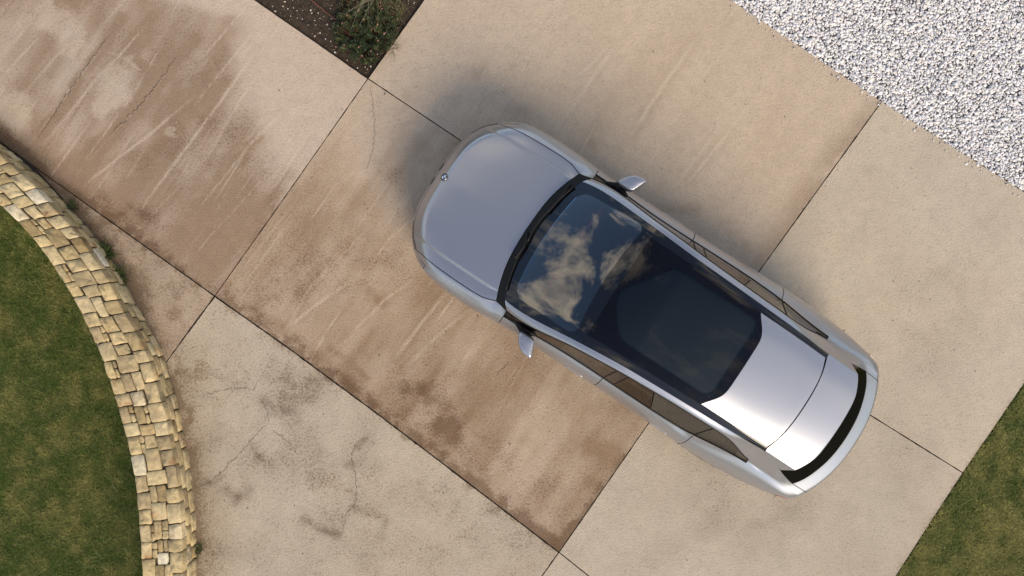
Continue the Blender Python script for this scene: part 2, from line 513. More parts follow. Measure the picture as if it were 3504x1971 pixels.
BASE = {  # clean colour, stained colour (albedo)
    'S1': ((0.505, 0.408, 0.316), (0.282, 0.198, 0.130)),
    'S2': ((0.484, 0.380, 0.280), (0.274, 0.185, 0.113)),
    'S3': ((0.509, 0.407, 0.302), (0.274, 0.199, 0.134)),
    'S4': ((0.505, 0.425, 0.320), (0.327, 0.275, 0.209)),
    'S5': ((0.479, 0.406, 0.311), (0.300, 0.250, 0.189)),
    'S6': ((0.469, 0.393, 0.294), (0.200, 0.149, 0.102)),
    'S7': ((0.421, 0.329, 0.238), (0.221, 0.162, 0.110)),
    'S8': ((0.479, 0.406, 0.311), (0.300, 0.250, 0.189)),
}


def slab_colour(key, x, y):
    clean, dirt = (np.array(c) for c in BASE[key])
    wx = x + 0.07 * (fbm(x, y, 3, 4.0, 3) - .5); wy = y + 0.07 * (fbm(x, y, 3, 4.0, 31) - .5)
    # streaky coordinates: along the broom direction (about 56 degrees) features are long
    a = R(56); sx = x * math.cos(a) + y * math.sin(a); sy = -x * math.sin(a) + y * math.cos(a)
    lo = fbm(x, y, 4, 0.9, 5); mid = fbm(x, y, 4, 3.1, 11); brm = fbm(sx * .35, sy * 2.4, 4, 2.2, 21); fine = fbm(x, y, 3, 16, 41)
    st = np.zeros_like(x)
    gm = np.zeros_like(x)
    if key == 'S1':
        px = x * K0 + 1752; py = 985.5 - y * K0
        # stained area fades towards the planting bed
        edge = np.interp(py, [-200, 0, 60, 350, 550, 790, 1000], [520, 600, 800, 815, 905, 1010, 1000])
        inside = sstep(90, -120, px - edge + 160 * (mid - .5))
        st = inside * (0.78 + 1.3 * (brm - .5) + 0.6 * (lo - .45) + .6 * (mid - .5)) + 0.05 + .2 * (lo - .5)
        st += .25 * sstep(0.9, 0.0, seg_dist(x, y, L2)[0]) * inside
        gm = .25 * inside
    elif key == 'S2':
        d1 = seg_dist(x, y, L1)[0]
        st = 0.16 + 0.50 * sstep(0.4, 1.6, d1) + 1.1 * (brm - .5) + 0.5 * (lo - .5) + .6 * (mid - .5)
        gm = .22 * sstep(.3, 1.2, d1)
    elif key == 'S3':
        st = 0.10 + 0.35 * (brm - .5) + 0.30 * (lo - .5) + .15 * (mid - .5)
        dx2 = seg_dist(wx, wy, X2[:3])[0]
        st += .5 * sstep(.30, .0, dx2) * sstep(.35, .65, mid + .15)
    elif key in ('S4', 'S5', 'S8'):
        st = 0.14 + 0.5 * (lo - .5) + .45 * (mid - .5) + .1 * (brm - .5)
        gm = .10 + .5 * (lo - .5)
    elif key == 'S6':
        st = 0.16 + 0.35 * (lo - .5) + .5 * (mid - .5)
        dw = seg_dist(x, y, WALLB)[0]
        st += .30 * sstep(.55, .05, dw)
        gm = .22 + .5 * (mid - .5) + .3 * sstep(.5, .05, dw)
    elif key == 'S7':
        st = 0.25 + 0.4 * (lo - .5) + .6 * (mid - .5)
        dw = seg_dist(x, y, WALLB)[0]
        st += .45 * sstep(.30, .03, dw)
        gm = .25 + .4 * sstep(.3, .03, dw)
    pale = np.zeros_like(x)
    for pts, w, amt in STREAK[key]:
        kw = .18 if amt > 0 else 1.0
        d, t = seg_dist(x + kw * (wx - x), y + kw * (wy - y), pts)
        e = np.clip(np.minimum(t, 1 - t) * 5, 0.0, 1) if amt > 0 else 1.0
        if amt > 0:
            wob = .55 + .9 * fbm(x, y, 3, 7, 77)
            pale = np.maximum(pale, amt * e * wob * np.exp(-(d / (w * .52)) ** 2))
            # a thin dirty line runs beside each streak
            st += .14 * amt * np.exp(-((d - w * 1.7) / w) ** 2)
        else:
            brk = sstep(.30, .66, fbm(x, y, 4, 9, 55) + .06)
            st += -amt * np.exp(-(d / w) ** 2) * (.45 + .75 * brk) * .85
    for pts, w in PALE.get(key, []):
        d, t = seg_dist(wx + .06 * (mid - .5), wy + .1 * (fine - .5), pts)
        pale = np.maximum(pale, .6 * sstep(w * 1.5, w * .2, d + .35 * (mid - .5) + .15 * (fine - .5)))
    for pts, w, amt in GRIME[key]:
        d, t = seg_dist(wx, wy, pts)
        gm = gm + amt * np.exp(-(d / w) ** 2)
    # dirt packed along the joints
    d2, t2 = seg_dist(x, y, L2)
    if key in ('S1', 'S2', 'S6', 'S7'):
        wl_ = .030 + .075 * fbm(x, y, 3, 5, 90)
        side = 1.0 if key in ('S1', 'S2') else .45
        gm = gm + side * 1.25 * np.exp(-(d2 / wl_))* (.4 + 1.2 * sstep(.35, .65, fbm(x, y, 3, 11, 91))) * sstep(.30, .6, fbm(x, y, 3, 3, 60) + .12 + .25 * (t2 > .55))
        if key == 'S2':
            dD = np.hypot(x - gp(*D)[0], y - gp(*D)[1])
            dxx = seg_dist(x, y, X2)[0]
            gm = gm + 1.5 * np.exp(-((dxx) / (.04 + .06 * fbm(x, y, 3, 6, 15))) ** 2) * sstep(1.9, .2, dD)
            gm = gm + 1.3 * np.exp(-(d2 / (.03 + .11 * fbm(x, y, 3, 5, 25))) ** 2) * sstep(2.4, .2, dD)
    if key in ('S1', 'S7', 'S6'):
        dw = seg_dist(x, y, WALLB)[0]
        gm = gm + (1.6 if key == 'S1' else .8) * np.exp(-(dw / (.05 + .10 * fbm(x, y, 3, 4, 66))) ** 2)
        if key == 'S1': st += .9 * np.exp(-(dw / .10) ** 2)
    st = np.clip(st + .10 * (fine - .5), 0, 1.15)
    pale = np.clip(pale, 0, 1)
    st = st * (1 - .85 * pale)
    hue = (fbm(x, y, 3, .8, 101) - .5)[:, None] * np.array((.05, .0, -.06)) + 1
    p1 = pale[:, None] * .85
    col = (clean * (1 - p1) + np.array((0.58, 0.485, 0.370)) * p1) * hue
    gm = gm * (.6 + .8 * sstep(.3, .7, fbm(x, y, 4, 6.5, 222)))
    return np.clip(col, .02, .8), np.clip(gm, 0, 1.6), st, dirt * hue * np.ones_like(col)


def coons(sides, res, inset):
    """grid over a four-sided area given by its border lines"""
    s0, s1, s2, s3 = [GP(s) for s in sides]
    ln = lambda p: np.linalg.norm(np.diff(p, axis=0), axis=1).sum()
    nu = max(8, int(max(ln(s0), ln(s2)) / res)); nv = max(8, int(max(ln(s1), ln(s3)) / res))
    cu0 = resample_lin(s0, nu); cu1 = resample_lin(s2, nu)[::-1]
    cv1 = resample_lin(s1, nv); cv0 = resample_lin(s3, nv)[::-1]
    u = np.linspace(0, 1, nu)[None, :, None]; v = np.linspace(0, 1, nv)[:, None, None]
    P = (1 - v) * cu0[None] + v * cu1[None] + (1 - u) * cv0[:, None] + u * cv1[:, None]
    P -= (1 - u) * (1 - v) * cu0[0] + u * (1 - v) * cu0[-1] + (1 - u) * v * cu1[0] + u * v * cu1[-1]
    # pull the border in to leave an open joint, with a slightly broken edge
    cen = P.mean((0, 1))
    def pull(row, nxt):
        d = nxt - row; L = np.linalg.norm(d, axis=1, keepdims=True) + 1e-9
        j = inset * (0.75 + 1.1 * (fbm(row[:, 0], row[:, 1], 3, 14, 7) ** 2))[:, None]
        return row + d / L * j
    P[0] = pull(P[0], P[1]); P[-1] = pull(P[-1], P[-2])
    P[:, 0] = pull(P[:, 0], P[:, 1]); P[:, -1] = pull(P[:, -1], P[:, -2])
    return P


driveway = mesh_obj('driveway', [(*gp(*p), -0.022) for p in [(-1050, -1300), (-900, -1240), (872, 0), B, G0, GR, Q, (2450, 2950), (630, 2700), (600, 1900), (560, 1300), (300, 830), (60, 545), (-1000, -230)]],
                    [tuple(range(14))[::-1]], M['joint'])
prop(driveway, kind='structure')
SL_LABEL = {'S1': 'brown stained slab above the stone wall', 'S2': 'brown slab under the front of the car', 'S3': 'smooth beige slab beside the gravel and shrub bed',
            'S4': 'pale slab in the corner of gravel and lawn', 'S5': 'pale grey slab behind the tail of the car', 'S6': 'cracked grey slab between wall and brown slabs',
            'S7': 'small pinkish slab wedged against the stone wall', 'S8': 'slab at the lower edge of the driveway'}
slab_objs = {}
for key, sides, h in slabs:
    P = coons(sides, 0.021 if key not in ('S8',) else .05, 0.0085 if key in ('S6', 'S7') else 0.0058)
    nv, nu = P.shape[:2]
    X = P[..., 0].ravel(); Y = P[..., 1].ravel()
    Zt = h + 0.004 * (fbm(X, Y, 3, 1.3, 2) - .5)
    V = np.stack([X, Y, Zt], 1)
    idx = np.arange(nv * nu).reshape(nv, nu)
    F = np.stack([idx[:-1, :-1], idx[:-1, 1:], idx[1:, 1:], idx[1:, :-1]], -1).reshape(-1, 4)
    ring = np.concatenate([idx[0, :], idx[1:, -1], idx[-1, -2::-1], idx[-2:0:-1, 0]])
    nb = len(V)
    Vs = np.concatenate([V[ring], V[ring] - np.array([0, 0, .05 + h])])
    k = np.arange(len(ring)); k2 = np.roll(k, -1)
    Fs = np.stack([nb + k, nb + len(ring) + k, nb + len(ring) + k2, nb + k2], 1)
    col, gm, stn, drt = slab_colour(key, X, Y)
    V = np.concatenate([V, Vs]); F = np.concatenate([F, Fs])
    # keep faces turned up
    a, b_, c_ = V[F[0, 0]], V[F[0, 1]], V[F[0, 2]]
    if np.cross(b_ - a, c_ - a)[2] < 0: F = F[:, ::-1]
    me = np_mesh('concrete_slab', V, F, 4)
    me.polygons.foreach_set('use_smooth', np.ones(len(me.polygons), dtype=bool))
    colv = np.concatenate([col, np.repeat(col[ring] * .8, 1, 0), col[ring] * .5])
    gmv = np.concatenate([gm, gm[ring], gm[ring]])
    set_attr(me, 'tint', colv)
    stv = np.concatenate([stn, stn[ring], stn[ring]])
    set_attr(me, 'grime', np.stack([gmv, stv, gmv], 1))
    set_attr(me, 'dirt', np.concatenate([drt, drt[ring], drt[ring] * .6]))
    o = link_mesh('concrete_slab', me, M['concrete'], driveway)
    o['label'] = SL_LABEL[key]
    slab_objs[key] = o


def ribbon(name, pts, w, z, mat, parent, jit=.006, n=None):
    p = np.asarray(pts, float)
    L = np.linalg.norm(np.diff(p, axis=0), axis=1).sum()
    n = n or max(8, int(L / .018))
    p = resample(p, n)
    t = np.gradient(p, axis=0); t /= np.linalg.norm(t, axis=1, keepdims=True) + 1e-9
    nn = np.stack([-t[:, 1], t[:, 0]], 1)
    p = p + nn * (rng.normal(0, jit, n)[:, None])
    ww = (w * (.35 + 1.0 * rng.random(n)) * np.sin(np.linspace(.12, math.pi - .12, n)) ** .5)[:, None]
    V = np.concatenate([np.c_[p + nn * ww, np.full(n, z)], np.c_[p - nn * ww, np.full(n, z)]])
    k = np.arange(n - 1)
    F = np.stack([k, k + n, k + n + 1, k + 1], 1)[:, ::-1]
    a, b, c = V[F[0, 0]], V[F[0, 1]], V[F[0, 2]]
    if np.cross(b - a, c - a)[2] < 0: F = F[:, ::-1]
    return link_mesh(name, np_mesh(name, V, F, 4), mat, parent)


cracks6 = [z6((540, 470), (440, 560), (320, 700), (230, 790), (100, 920), (0, 985), (-90, 1000)),
           z6((1330, 590), (1230, 700), (1220, 790), (1245, 900), (1255, 1030), (1240, 1150), (1180, 1220), (1150, 1340), (1110, 1449)),
           z6((-60, 260), (20, 240), (180, 200), (330, 190), (410, 200), (440, 130)), z6((540, 470), (520, 380), (470, 290)), z6((560, 540), (640, 590), (720, 660))]
for cpts in cracks6:
    ribbon('crack', cpts, .0020, .0095, M['crack'], slab_objs['S6'])
ribbon('crack', z3((240, 870), (440, 570), (560, 400), (690, 220)), .003, .0055, M['crack'], slab_objs['S1'])
ribbon('crack', z3((690, 850), (900, 640), (1120, 350)), .003, .0055, M['crack'], slab_objs['S1'])
ribbon('crack', z3((2335, 530), (2350, 700), (2355, 880), (2300, 1100)), .002, .0065, M['crack'], slab_objs['S2'])
ribbon('crack', GP([(1690, 1290), (1720, 1262), (1745, 1235)]), .002, .0065, M['crack'], slab_objs['S2'])

# ------------------------------------------------------------------ gravel
gb = mesh_obj('gravel_bed', [(*gp(*p), -0.045) for p in [G0, (2503, 0), XT, (3504, 657), GR, (5200, 1500), (5200, -1400), (2300, -1400)]], [tuple(range(8))[::-1]], M['gravelbed'])
prop(gb, kind='structure')


def poly_mask(x, y, poly):
    c = np.zeros(x.shape, bool); n = len(poly); j = n - 1
    for i in range(n):
        xi, yi = poly[i]; xj, yj = poly[j]
        m = ((yi > y) != (yj > y)) & (x < (xj - xi) * (y - yi) / (yj - yi + 1e-12) + xi)
        c ^= m; j = i
    return c


def ico(sub=1):
    bm = bmesh.new(); bmesh.ops.create_icosphere(bm, subdivisions=sub, radius=1)
    V = np.array([v.co[:] for v in bm.verts]); F = np.array([[v.index for v in f.verts] for f in bm.faces]); bm.free()
    return V, F


def scatter_pebbles(name, poly, spacing, size, zc, cols, parent=None, layers=1, prob=None):
    lay2 = .45
    xs, ys = poly[:, 0], poly[:, 1]
    out = []
    for ly in range(layers):
        gx = np.arange(xs.min(), xs.max(), spacing); gy = np.arange(ys.min(), ys.max(), spacing * .87)
        X, Y = np.meshgrid(gx, gy)
        X = X + (np.arange(len(gy)) % 2)[:, None] * spacing * .5
        X = (X + rng.uniform(-.42, .42, X.shape) * spacing).ravel(); Y = (Y + rng.uniform(-.42, .42, Y.shape) * spacing).ravel()
        m = poly_mask(X, Y, poly)
        if ly: m &= rng.random(X.shape) < lay2
        if prob is not None: m &= rng.random(X.shape) < prob
        out.append(np.stack([X[m], Y[m], np.full(m.sum(), zc + ly * size * .55)], 1))
    P = np.concatenate(out); n = len(P)
    bv, bf = ico(1)
    sc = size * np.clip(rng.lognormal(0, .28, n), .5, 1.7)
    ax = np.stack([sc * rng.uniform(.85, 1.45, n), sc * rng.uniform(.7, 1.0, n), sc * rng.uniform(.45, .8, n)], 1)
    th = rng.uniform(0, 6.28, n); ti = rng.normal(0, .35, n)
    V = bv[None] * ax[:, None, :]
    V = V * (1 + .16 * rng.normal(0, 1, (n, len(bv), 1)).clip(-1.5, 1.5))
    c, s = np.cos(ti)[:, None], np.sin(ti)[:, None]
    V = np.stack([V[..., 0] * c + V[..., 2] * s, V[..., 1], -V[..., 0] * s + V[..., 2] * c], -1)
    c, s = np.cos(th)[:, None], np.sin(th)[:, None]
    V = np.stack([V[..., 0] * c - V[..., 1] * s, V[..., 0] * s + V[..., 1] * c, V[..., 2]], -1)
    V = V + P[:, None, :]
    V[..., 2] += rng.uniform(-.25, .25, (n, 1)) * size
    F = (bf[None] + (np.arange(n) * len(bv))[:, None, None]).reshape(-1, 3)
    me = np_mesh(name, V.reshape(-1, 3), F, 3)
    me.polygons.foreach_set('use_smooth', np.ones(len(me.polygons), dtype=bool))
    ci = np.array(cols)[rng.integers(0, len(cols), n)] * rng.uniform(.8, 1.1, (n, 1)) * np.array((1.0, .985, .955))
    set_attr(me, 'tint', np.repeat(ci, len(bv), 0))
    return link_mesh(name, me, M['pebble'], parent)


gpoly = GP([(1960, -352), (2503, 4), (3017, 351), (3504, 661), (3700, 786), (3800, 700), (3800, -200)])
o = scatter_pebbles('gravel', gpoly, .0265, .0150, -.016, [(.80, .78, .79), (.70, .69, .72), (.83, .81, .80), (.60, .60, .64), (.76, .73, .69), (.84, .83, .84)], layers=2)
prop(o, 'loose white and grey pebbles filling the corner beside the pale slabs', 'gravel', kind='stuff')

spill = GP([(1960, -352), (2503, 4), (3017, 351), (3504, 661), (3700, 786), (3680, 800), (3490, 680), (3003, 370), (2490, 22), (1945, -335)])
o = scatter_pebbles('stray_pebbles', spill, .035, .0095, .009, [(.74, .72, .73), (.6, .58, .58), (.5, .46, .42)], prob=.22)
prop(o, 'stray pebbles spilled from the gravel on to the slab edge', 'pebbles', kind='stuff')
drv = GP([(100, 450), (872, 20), (1259, 280), (1460, 20), (2400, 20), (3400, 700), (3450, 1300), (3050, 1960), (700, 1960), (600, 1300), (420, 950)])
o = scatter_pebbles('grit', drv, .10, .0045, .009, [(.10, .075, .05), (.16, .12, .08), (.05, .04, .03), (.55, .5, .42)], prob=.05)
prop(o, 'scattered crumbs of grit and dry leaf bits on the concrete', 'grit', kind='stuff')

# ------------------------------------------------------------------ planting bed
bed = mesh_obj('planting_bed', [(*gp(*p), -0.035) for p in [B, (872, 0), (200, -470), (-900, -1240), (-400, -1900), (2300, -1400), G0]], [tuple(range(7))[::-1]], M['soil'])
prop(bed, kind='structure')
bpoly = GP([(1255, 255), (885, 0), (700, -130), (600, -320), (1650, -320), (1445, 0)])
o = scatter_pebbles('soil_crumbs', bpoly, .030, .0085, -.034, [(.055, .042, .03), (.04, .03, .022), (.08, .06, .045), (.065, .045, .03)])
prop(o, 'dark crumbly soil clods filling the planting bed', 'soil', kind='stuff')
o = scatter_pebbles('soil_pebbles', bpoly, .055, .0075, -.026, [(.6, .55, .48), (.7, .66, .6), (.45, .38, .3), (.35, .28, .2)], prob=.42)
prop(o, 'small pale stone chips scattered over the dark planting bed', 'pebbles', kind='stuff')


# ------------------------------------------------------------------ blades / leaves
def blades(name, P, hgt, wid, lean, cols, mat, parent=None, segs=2, az=None):
    """P (n,3) roots -> tapered curved blades"""
    n = len(P)
    th = rng.uniform(0, 6.283, n) if az is None else az
    d = np.stack([np.cos(th), np.sin(th), np.zeros(n)], 1)
    sd = np.stack([-np.sin(th), np.cos(th), np.zeros(n)], 1)
    V = []
    for k in range(segs + 1):
        t = k / segs
        c = P + d * (lean * hgt * t ** 1.6)[:, None]
        c[:, 2] += hgt * (t - .35 * lean.clip(0, 1.5) / 1.5 * t * t)
        w = (wid * (1 - t ** 1.5 * .92) * (.75 + .25 * min(1, 4 * t)))[:, None]
        V += [c - sd * w, c + sd * w]
    V = np.stack(V, 1)
    m = 2 * (segs + 1)
    F = []
    for k in range(segs):
        F.append([2 * k, 2 * k + 1, 2 * k + 3, 2 * k + 2])
    F = (np.array(F)[None] + (np.arange(n) * m)[:, None, None]).reshape(-1, 4)
    me = np_mesh(name, V.reshape(-1, 3), F, 4)
    set_attr(me, 'tint', np.repeat(cols, m, 0))
    return link_mesh(name, me, mat, parent)


def lawn_points(poly, dens):
    x0, y0 = poly.min(0); x1, y1 = poly.max(0)
    n = int((x1 - x0) * (y1 - y0) * dens)
    X = rng.uniform(x0, x1, n); Y = rng.uniform(y0, y1, n)
    m = poly_mask(X, Y, poly)
    return X[m], Y[m]


def make_lawn(name, poly, dens, z, label, warm=0.0):
    X, Y = lawn_points(poly, dens)
    n = len(X)
    lo = fbm(X, Y, 3, 2.3, 4); mid = fbm(X, Y, 4, 8, 14)
    dry = np.clip((lo - .5) * 1.0 + (mid - .5) * 2.2 + .20 + warm + rng.normal(0, .28, n), 0, 1)[:, None]
    gcol = np.array((.075, .115, .020)) * (1 - dry) + np.array((.275, .255, .080)) * dry
    gcol = gcol * rng.uniform(.55, 1.7, (n, 1))
    straw = rng.random(n) < .05
    gcol[straw] = np.array((.36, .29, .13)) * rng.uniform(.6, 1.1, (straw.sum(), 1))
    hgt = .022 + .030 * rng.random(n) * (.6 + .8 * mid)
    o = blades(name, np.stack([X, Y, np.full(n, z)], 1), hgt, .0022 + .0022 * rng.random(n), rng.uniform(.3, 1.6, n), gcol, M['blade'])
    prop(o, label, 'grass', kind='stuff')
    return o


LZ = -0.45          # the lawn lies lower than the drive, the wall retains it
# wall outline in plan (top edges traced at the height of the wall)
WH = 0.37
crest = GP([(-420, 255), (-150, 425), (0, 531), (44, 572), (105, 628), (150, 678), (205, 740), (270, 812), (318, 882), (359, 945), (400, 1025), (442, 1103), (480, 1170), (508, 1235), (530, 1309), (556, 1392), (578, 1502), (596, 1596), (608, 1680), (617, 1760), (622, 1850), (624, 1971), (622, 2300)], WH)
inner = GP([(-560, 330), (-300, 460), (-130, 590), (0, 703), (91, 794), (150, 868), (203, 946), (258, 1036), (304, 1129), (338, 1205), (365, 1281), (392, 1360), (416, 1444), (440, 1535), (457, 1626), (470, 1722), (477, 1819), (485, 1971), (487, 2300)], WH)
NS = 400
crest = resample(crest, NS); inner = resample(inner, NS)

wmid = .5 * (crest + inner)[::20]
lawnL = mesh_obj('lawn', [(-300, 150, LZ)] + [(p[0], p[1], LZ) for p in wmid] + [(wmid[-1][0], -300, LZ), (-300, -300, LZ)], [tuple(range(len(wmid) + 3))[::-1]], M['turf'])
prop(lawnL, kind='structure')
lpoly = np.concatenate([inner[60:] + (0.03, 0.02), GP([(487, 2250), (-260, 2250), (-260, 500)])])
make_lawn('lawn_grass', lpoly, 27000, LZ, 'short mottled green lawn grass enclosed by the curved stone wall')
lawnR = mesh_obj('lawn_verge', [(*gp(*p), -0.02) for p in [GR, E1, Q, (2450, 2950), (6000, 2950), (6000, 1600)]], [tuple(range(6))], M['turf'])
prop(lawnR, kind='structure')
rpoly = GP([(3780, 925), (3506, 1318), (3297, 1624), (3069, 1978), (2890, 2240), (3750, 2240)])
make_lawn('verge_grass', rpoly, 27000, -.02, 'dull green mown grass along the right edge of the concrete', .38)

# long stray blades in the lawn beside the wall
def tuft(name, pos, n, hgt, spread, cols, label, cat, wid=.004, lean=(.5, 1.8), group=None, mat=None):
    root = empty(name, (pos[0], pos[1], pos[2]))
    P = np.stack([rng.normal(0, spread, n), rng.normal(0, spread, n), np.zeros(n)], 1)
    c = np.array(cols)[rng.integers(0, len(cols), n)] * rng.uniform(.6, 1.25, (n, 1))
    blades('foliage', P, hgt * rng.uniform(.5, 1.1, n), np.full(n, wid) * rng.uniform(.6, 1.2, n), rng.uniform(*lean, n), c, mat or M['leaf'], root, 4)
    prop(root, label, cat, group)
    return root


GREEN = [(.05, .085, .02), (.075, .10, .025), (.035, .06, .018), (.11, .12, .04)]
tuft('grass_sprig', (*gp(400, 1680, LZ), LZ), 16, .17, .03, [(.12, .15, .05), (.2, .22, .08)], 'sprig of long grass blades in the lawn beside the wall, mid height', 'grass sprig', .0028)
tuft('grass_sprig', (*gp(345, 1915, LZ), LZ), 14, .13, .03, [(.12, .15, .05), (.2, .22, .08)], 'sprig of long grass blades at the lower edge of the lawn', 'grass sprig', .0028)

# ------------------------------------------------------------------ stone wall
wall = empty('stone_wall', (float(crest[200, 0]), float(crest[200, 1]), 0))
prop(wall, 'low curved wall of cream split sandstone around the lawn', 'wall')
wo = np.array([crest[200, 0], crest[200, 1], 0.0])
arc = np.concatenate([[0], np.cumsum(np.linalg.norm(np.diff(.5 * (crest + inner), axis=0), axis=1))])
WL = arc[-1]


def at_s(A, s):
    return np.stack([np.interp(s, arc, A[:, 0]), np.interp(s, arc, A[:, 1])], -1)


def wall_pt(s, t, z, out=0.0):
    """t 0 = crest side, 1 = lawn side; out = metres beyond the crest face"""
    s = np.asarray(s, float); t = np.asarray(t, float)
    a = at_s(crest, s); b = at_s(inner, s)
    d = b - a; L = np.linalg.norm(d, axis=-1, keepdims=True)
    p = a + d * t[..., None] - d / L * np.asarray(out)[..., None] * np.ones_like(L)
    return np.concatenate([p, np.broadcast_to(np.asarray(z, float)[..., None], p.shape[:-1] + (1,))], -1)


# dark core that shows in the joints
cs = np.linspace(0, WL, 140)
rows = []
for t, z in ((0.05, -.05), (0.05, WH - .03), (0.95, WH - .03), (.95, LZ - .05)):
    rows.append(wall_pt(cs, np.full(140, t), np.full(140, z)) - wo)
V = np.concatenate(rows); F = []
for r in range(3):
    for k in range(139):
        F.append((r * 140 + k, r * 140 + k + 1, (r + 1) * 140 + k + 1, (r + 1) * 140 + k))
mesh_obj('core', V, F, M['mortar'], wall)


def outline8(s0, s1, a0, a1, cut, jit):
    """8-10 point rounded outline of a rough rectangular stone in (s, a)"""
    w, h = s1 - s0, a1 - a0
    c = min(cut, .3 * min(w, h))
    c1, c2, c3, c4 = [c * random.uniform(.4, 1.5) for _ in range(4)]
    pts = [(s0 + c1, a0), (s0 + w * random.uniform(.4, .6), a0), (s1 - c2, a0), (s1, a0 + c2), (s1, a0 + h * random.uniform(.4, .6)), (s1, a1 - c3), (s1 - c3, a1),
           (s0 + w * random.uniform(.4, .6), a1), (s0 + c4, a1), (s0, a1 - c4), (s0, a0 + h * random.uniform(.4, .6)), (s0, a0 + c1)]
    return np.array(pts) + np.random.default_rng(random.randint(0, 10**6)).normal(0, jit, (12, 2))


def make_stone(fn, ol, depth, bulge, parent=wall, collect=None):
    """fn(s, a, d) -> xyz;  d = distance out of the wall's own surface"""
    cen = ol.mean(0)
    n = len(ol)
    rs = np.random.default_rng(random.randint(0, 10**6))
    tilt = rs.normal(0, .03, 2)
    def hgt(p): return ((p - cen) @ tilt)
    rings = []
    ringdef = [(1.0, -depth, 0), (1.0, -.016, .25), (.985, -.004, .7), (.93, bulge * .45, 1)]
    for f, d, kn in ringdef:
        p = cen + (ol - cen) * f
        rings.append(fn(p[:, 0], p[:, 1], d + kn * (hgt(p) + rs.normal(0, .0022, n))))
    p = cen + (ol - cen) * .45
    rings.append(fn(p[:, 0], p[:, 1], bulge + hgt(p) + rs.normal(0, .006, n)))
    c = fn(cen[:1], cen[1:], np.array([bulge + rs.normal(0, .006)]))
    V = np.concatenate(rings + [c])
    F = []
    for r in range(len(rings) - 1):
        for k in range(n):
            F.append((r * n + k, r * n + (k + 1) % n, (r + 1) * n + (k + 1) % n, (r + 1) * n + k))
    last = (len(rings) - 1) * n
    for k in range(n): F.append((last + k, last + (k + 1) % n, len(V) - 1))
    V = V - wo
    # orientation: normal of the cap must point along +d
    out = fn(cen[:1], cen[1:], np.array([.1]))[0] - fn(cen[:1], cen[1:], np.array([0.0]))[0]
    a, b, cc = V[F[-1][0]], V[F[-1][1]], V[F[-1][2]]
    if np.dot(np.cross(b - a, cc - a), out) < 0: F = [f[::-1] for f in F]
    if collect is not None:
        collect.append((V, F)); return None
    me = bpy.data.meshes.new('stone')
    me.from_pydata(V.tolist(), [], F)
    me.polygons.foreach_set('use_smooth', np.ones(len(me.polygons), dtype=bool))
    # origin at the stone itself
    o3 = V.mean(0)
    me.transform(Matrix.Translation(Vector(-o3)))
    o = link_mesh('stone', me, M['stone'], parent)
    o.location = o3
    return o


WT = 0.45   # nominal top width in metres
GAPJ = .0078


def top_fn(s, a, d):
    ww = np.linalg.norm(at_s(inner, s) - at_s(crest, s), axis=-1)
    return wall_pt(s, np.asarray(a) / WT, WH - .005 + np.asarray(d) * np.ones_like(s))


def face_fn(s, a, d):
    return wall_pt(s, np.zeros_like(s), np.asarray(a), np.asarray(d) * np.ones_like(s) + .0)


def back_fn(s, a, d):
    p = wall_pt(s, np.ones_like(s), np.asarray(a), 0 * np.asarray(s))
    dirv = at_s(inner, s) - at_s(crest, s)
    dirv /= np.linalg.norm(dirv, axis=-1, keepdims=True)
    p[..., :2] += dirv * (np.asarray(d) * np.ones_like(s))[..., None]
    return p


def wob(s, k):
    return .020 * math.sin(s * 5.1 + k * 2.3) + .014 * math.sin(s * 11.7 + k * 4.1)


# keep stones off-frame to a short run at each end
S_A, S_B = 0.35, WL - 0.35
rowlim = [0.0, .135, .300, WT]
for r in range(3):
    s = S_A + random.uniform(0, .1)
    while s < S_B:
        L = random.uniform(.135, .235) if r != 1 else random.uniform(.12, .24)
        s1 = min(s + L, S_B)
        b0 = rowlim[r] + (wob(s + L / 2, r) if r > 0 else 0)
        b1 = rowlim[r + 1] + (wob(s + L / 2, r + 1) if r < 2 else 0)
        cells = [(s, s1, b0, b1)]
        q = random.random()
        if r == 1 and q < .24:
            m = b0 + (b1 - b0) * random.uniform(.38, .62); cells = [(s, s1, b0, m), (s, s1, m, b1)]
            if random.random() < .6:
                ms = s + L * random.uniform(.4, .6); cells = [(s, ms, b0, m), (ms, s1, b0, m), (s, s1, m, b1)]
        elif q < .34 and r > 0 and L > .17:
            m = b0 + (b1 - b0) * random.uniform(.25, .35); cells = [(s, s1, m, b1), (s, s + L * .45, b0, m), (s + L * .45, s1, b0, m)]
        for (q0, q1, a0, a1) in cells:
            if min(q1 - q0, a1 - a0) < .03: continue
            ol = outline8(q0 + GAPJ * .5, q1 - GAPJ * .5, a0 + (GAPJ * .5 if r > 0 else -.004), a1 - GAPJ * .5, .010, .0030)
            make_stone(top_fn, ol, .115 if r == 0 else .05, random.uniform(0, .009))
        s = s1
# drive-side face under the crest stones
for z0, z1_ in ((-.03, .125), (.125, .252)):
    s = S_A + random.uniform(0, .12)
    while s < S_B:
        L = random.uniform(.14, .27); s1 = min(s + L, S_B)
        if s1 - s > .05:
            ol = outline8(s + GAPJ * .5, s1 - GAPJ * .5, z0 + GAPJ * .5 + random.uniform(-.008, .008), z1_ - GAPJ * .5, .018, .003)
            make_stone(face_fn, ol, .03, random.uniform(.004, .016))
        s = s1
back = []
for z0, z1_ in ((-.48, -.33), (-.33, -.20), (-.20, -.06), (-.06, .08), (.08, .21), (.21, .335)):
    s = S_A
    while s < S_B:
        L = random.uniform(.14, .27); s1 = min(s + L, S_B)
        if s1 - s > .05:
            make_stone(back_fn, outline8(s + .005, s1 - .005, z0 + .005, z1_ - .005, .018, .003), .03, random.uniform(.004, .014), collect=back)
        s = s1
V = []; F = []
for v, f in back:
    k = len(V); V += v.tolist(); F += [tuple(i + k for i in q) for q in f]
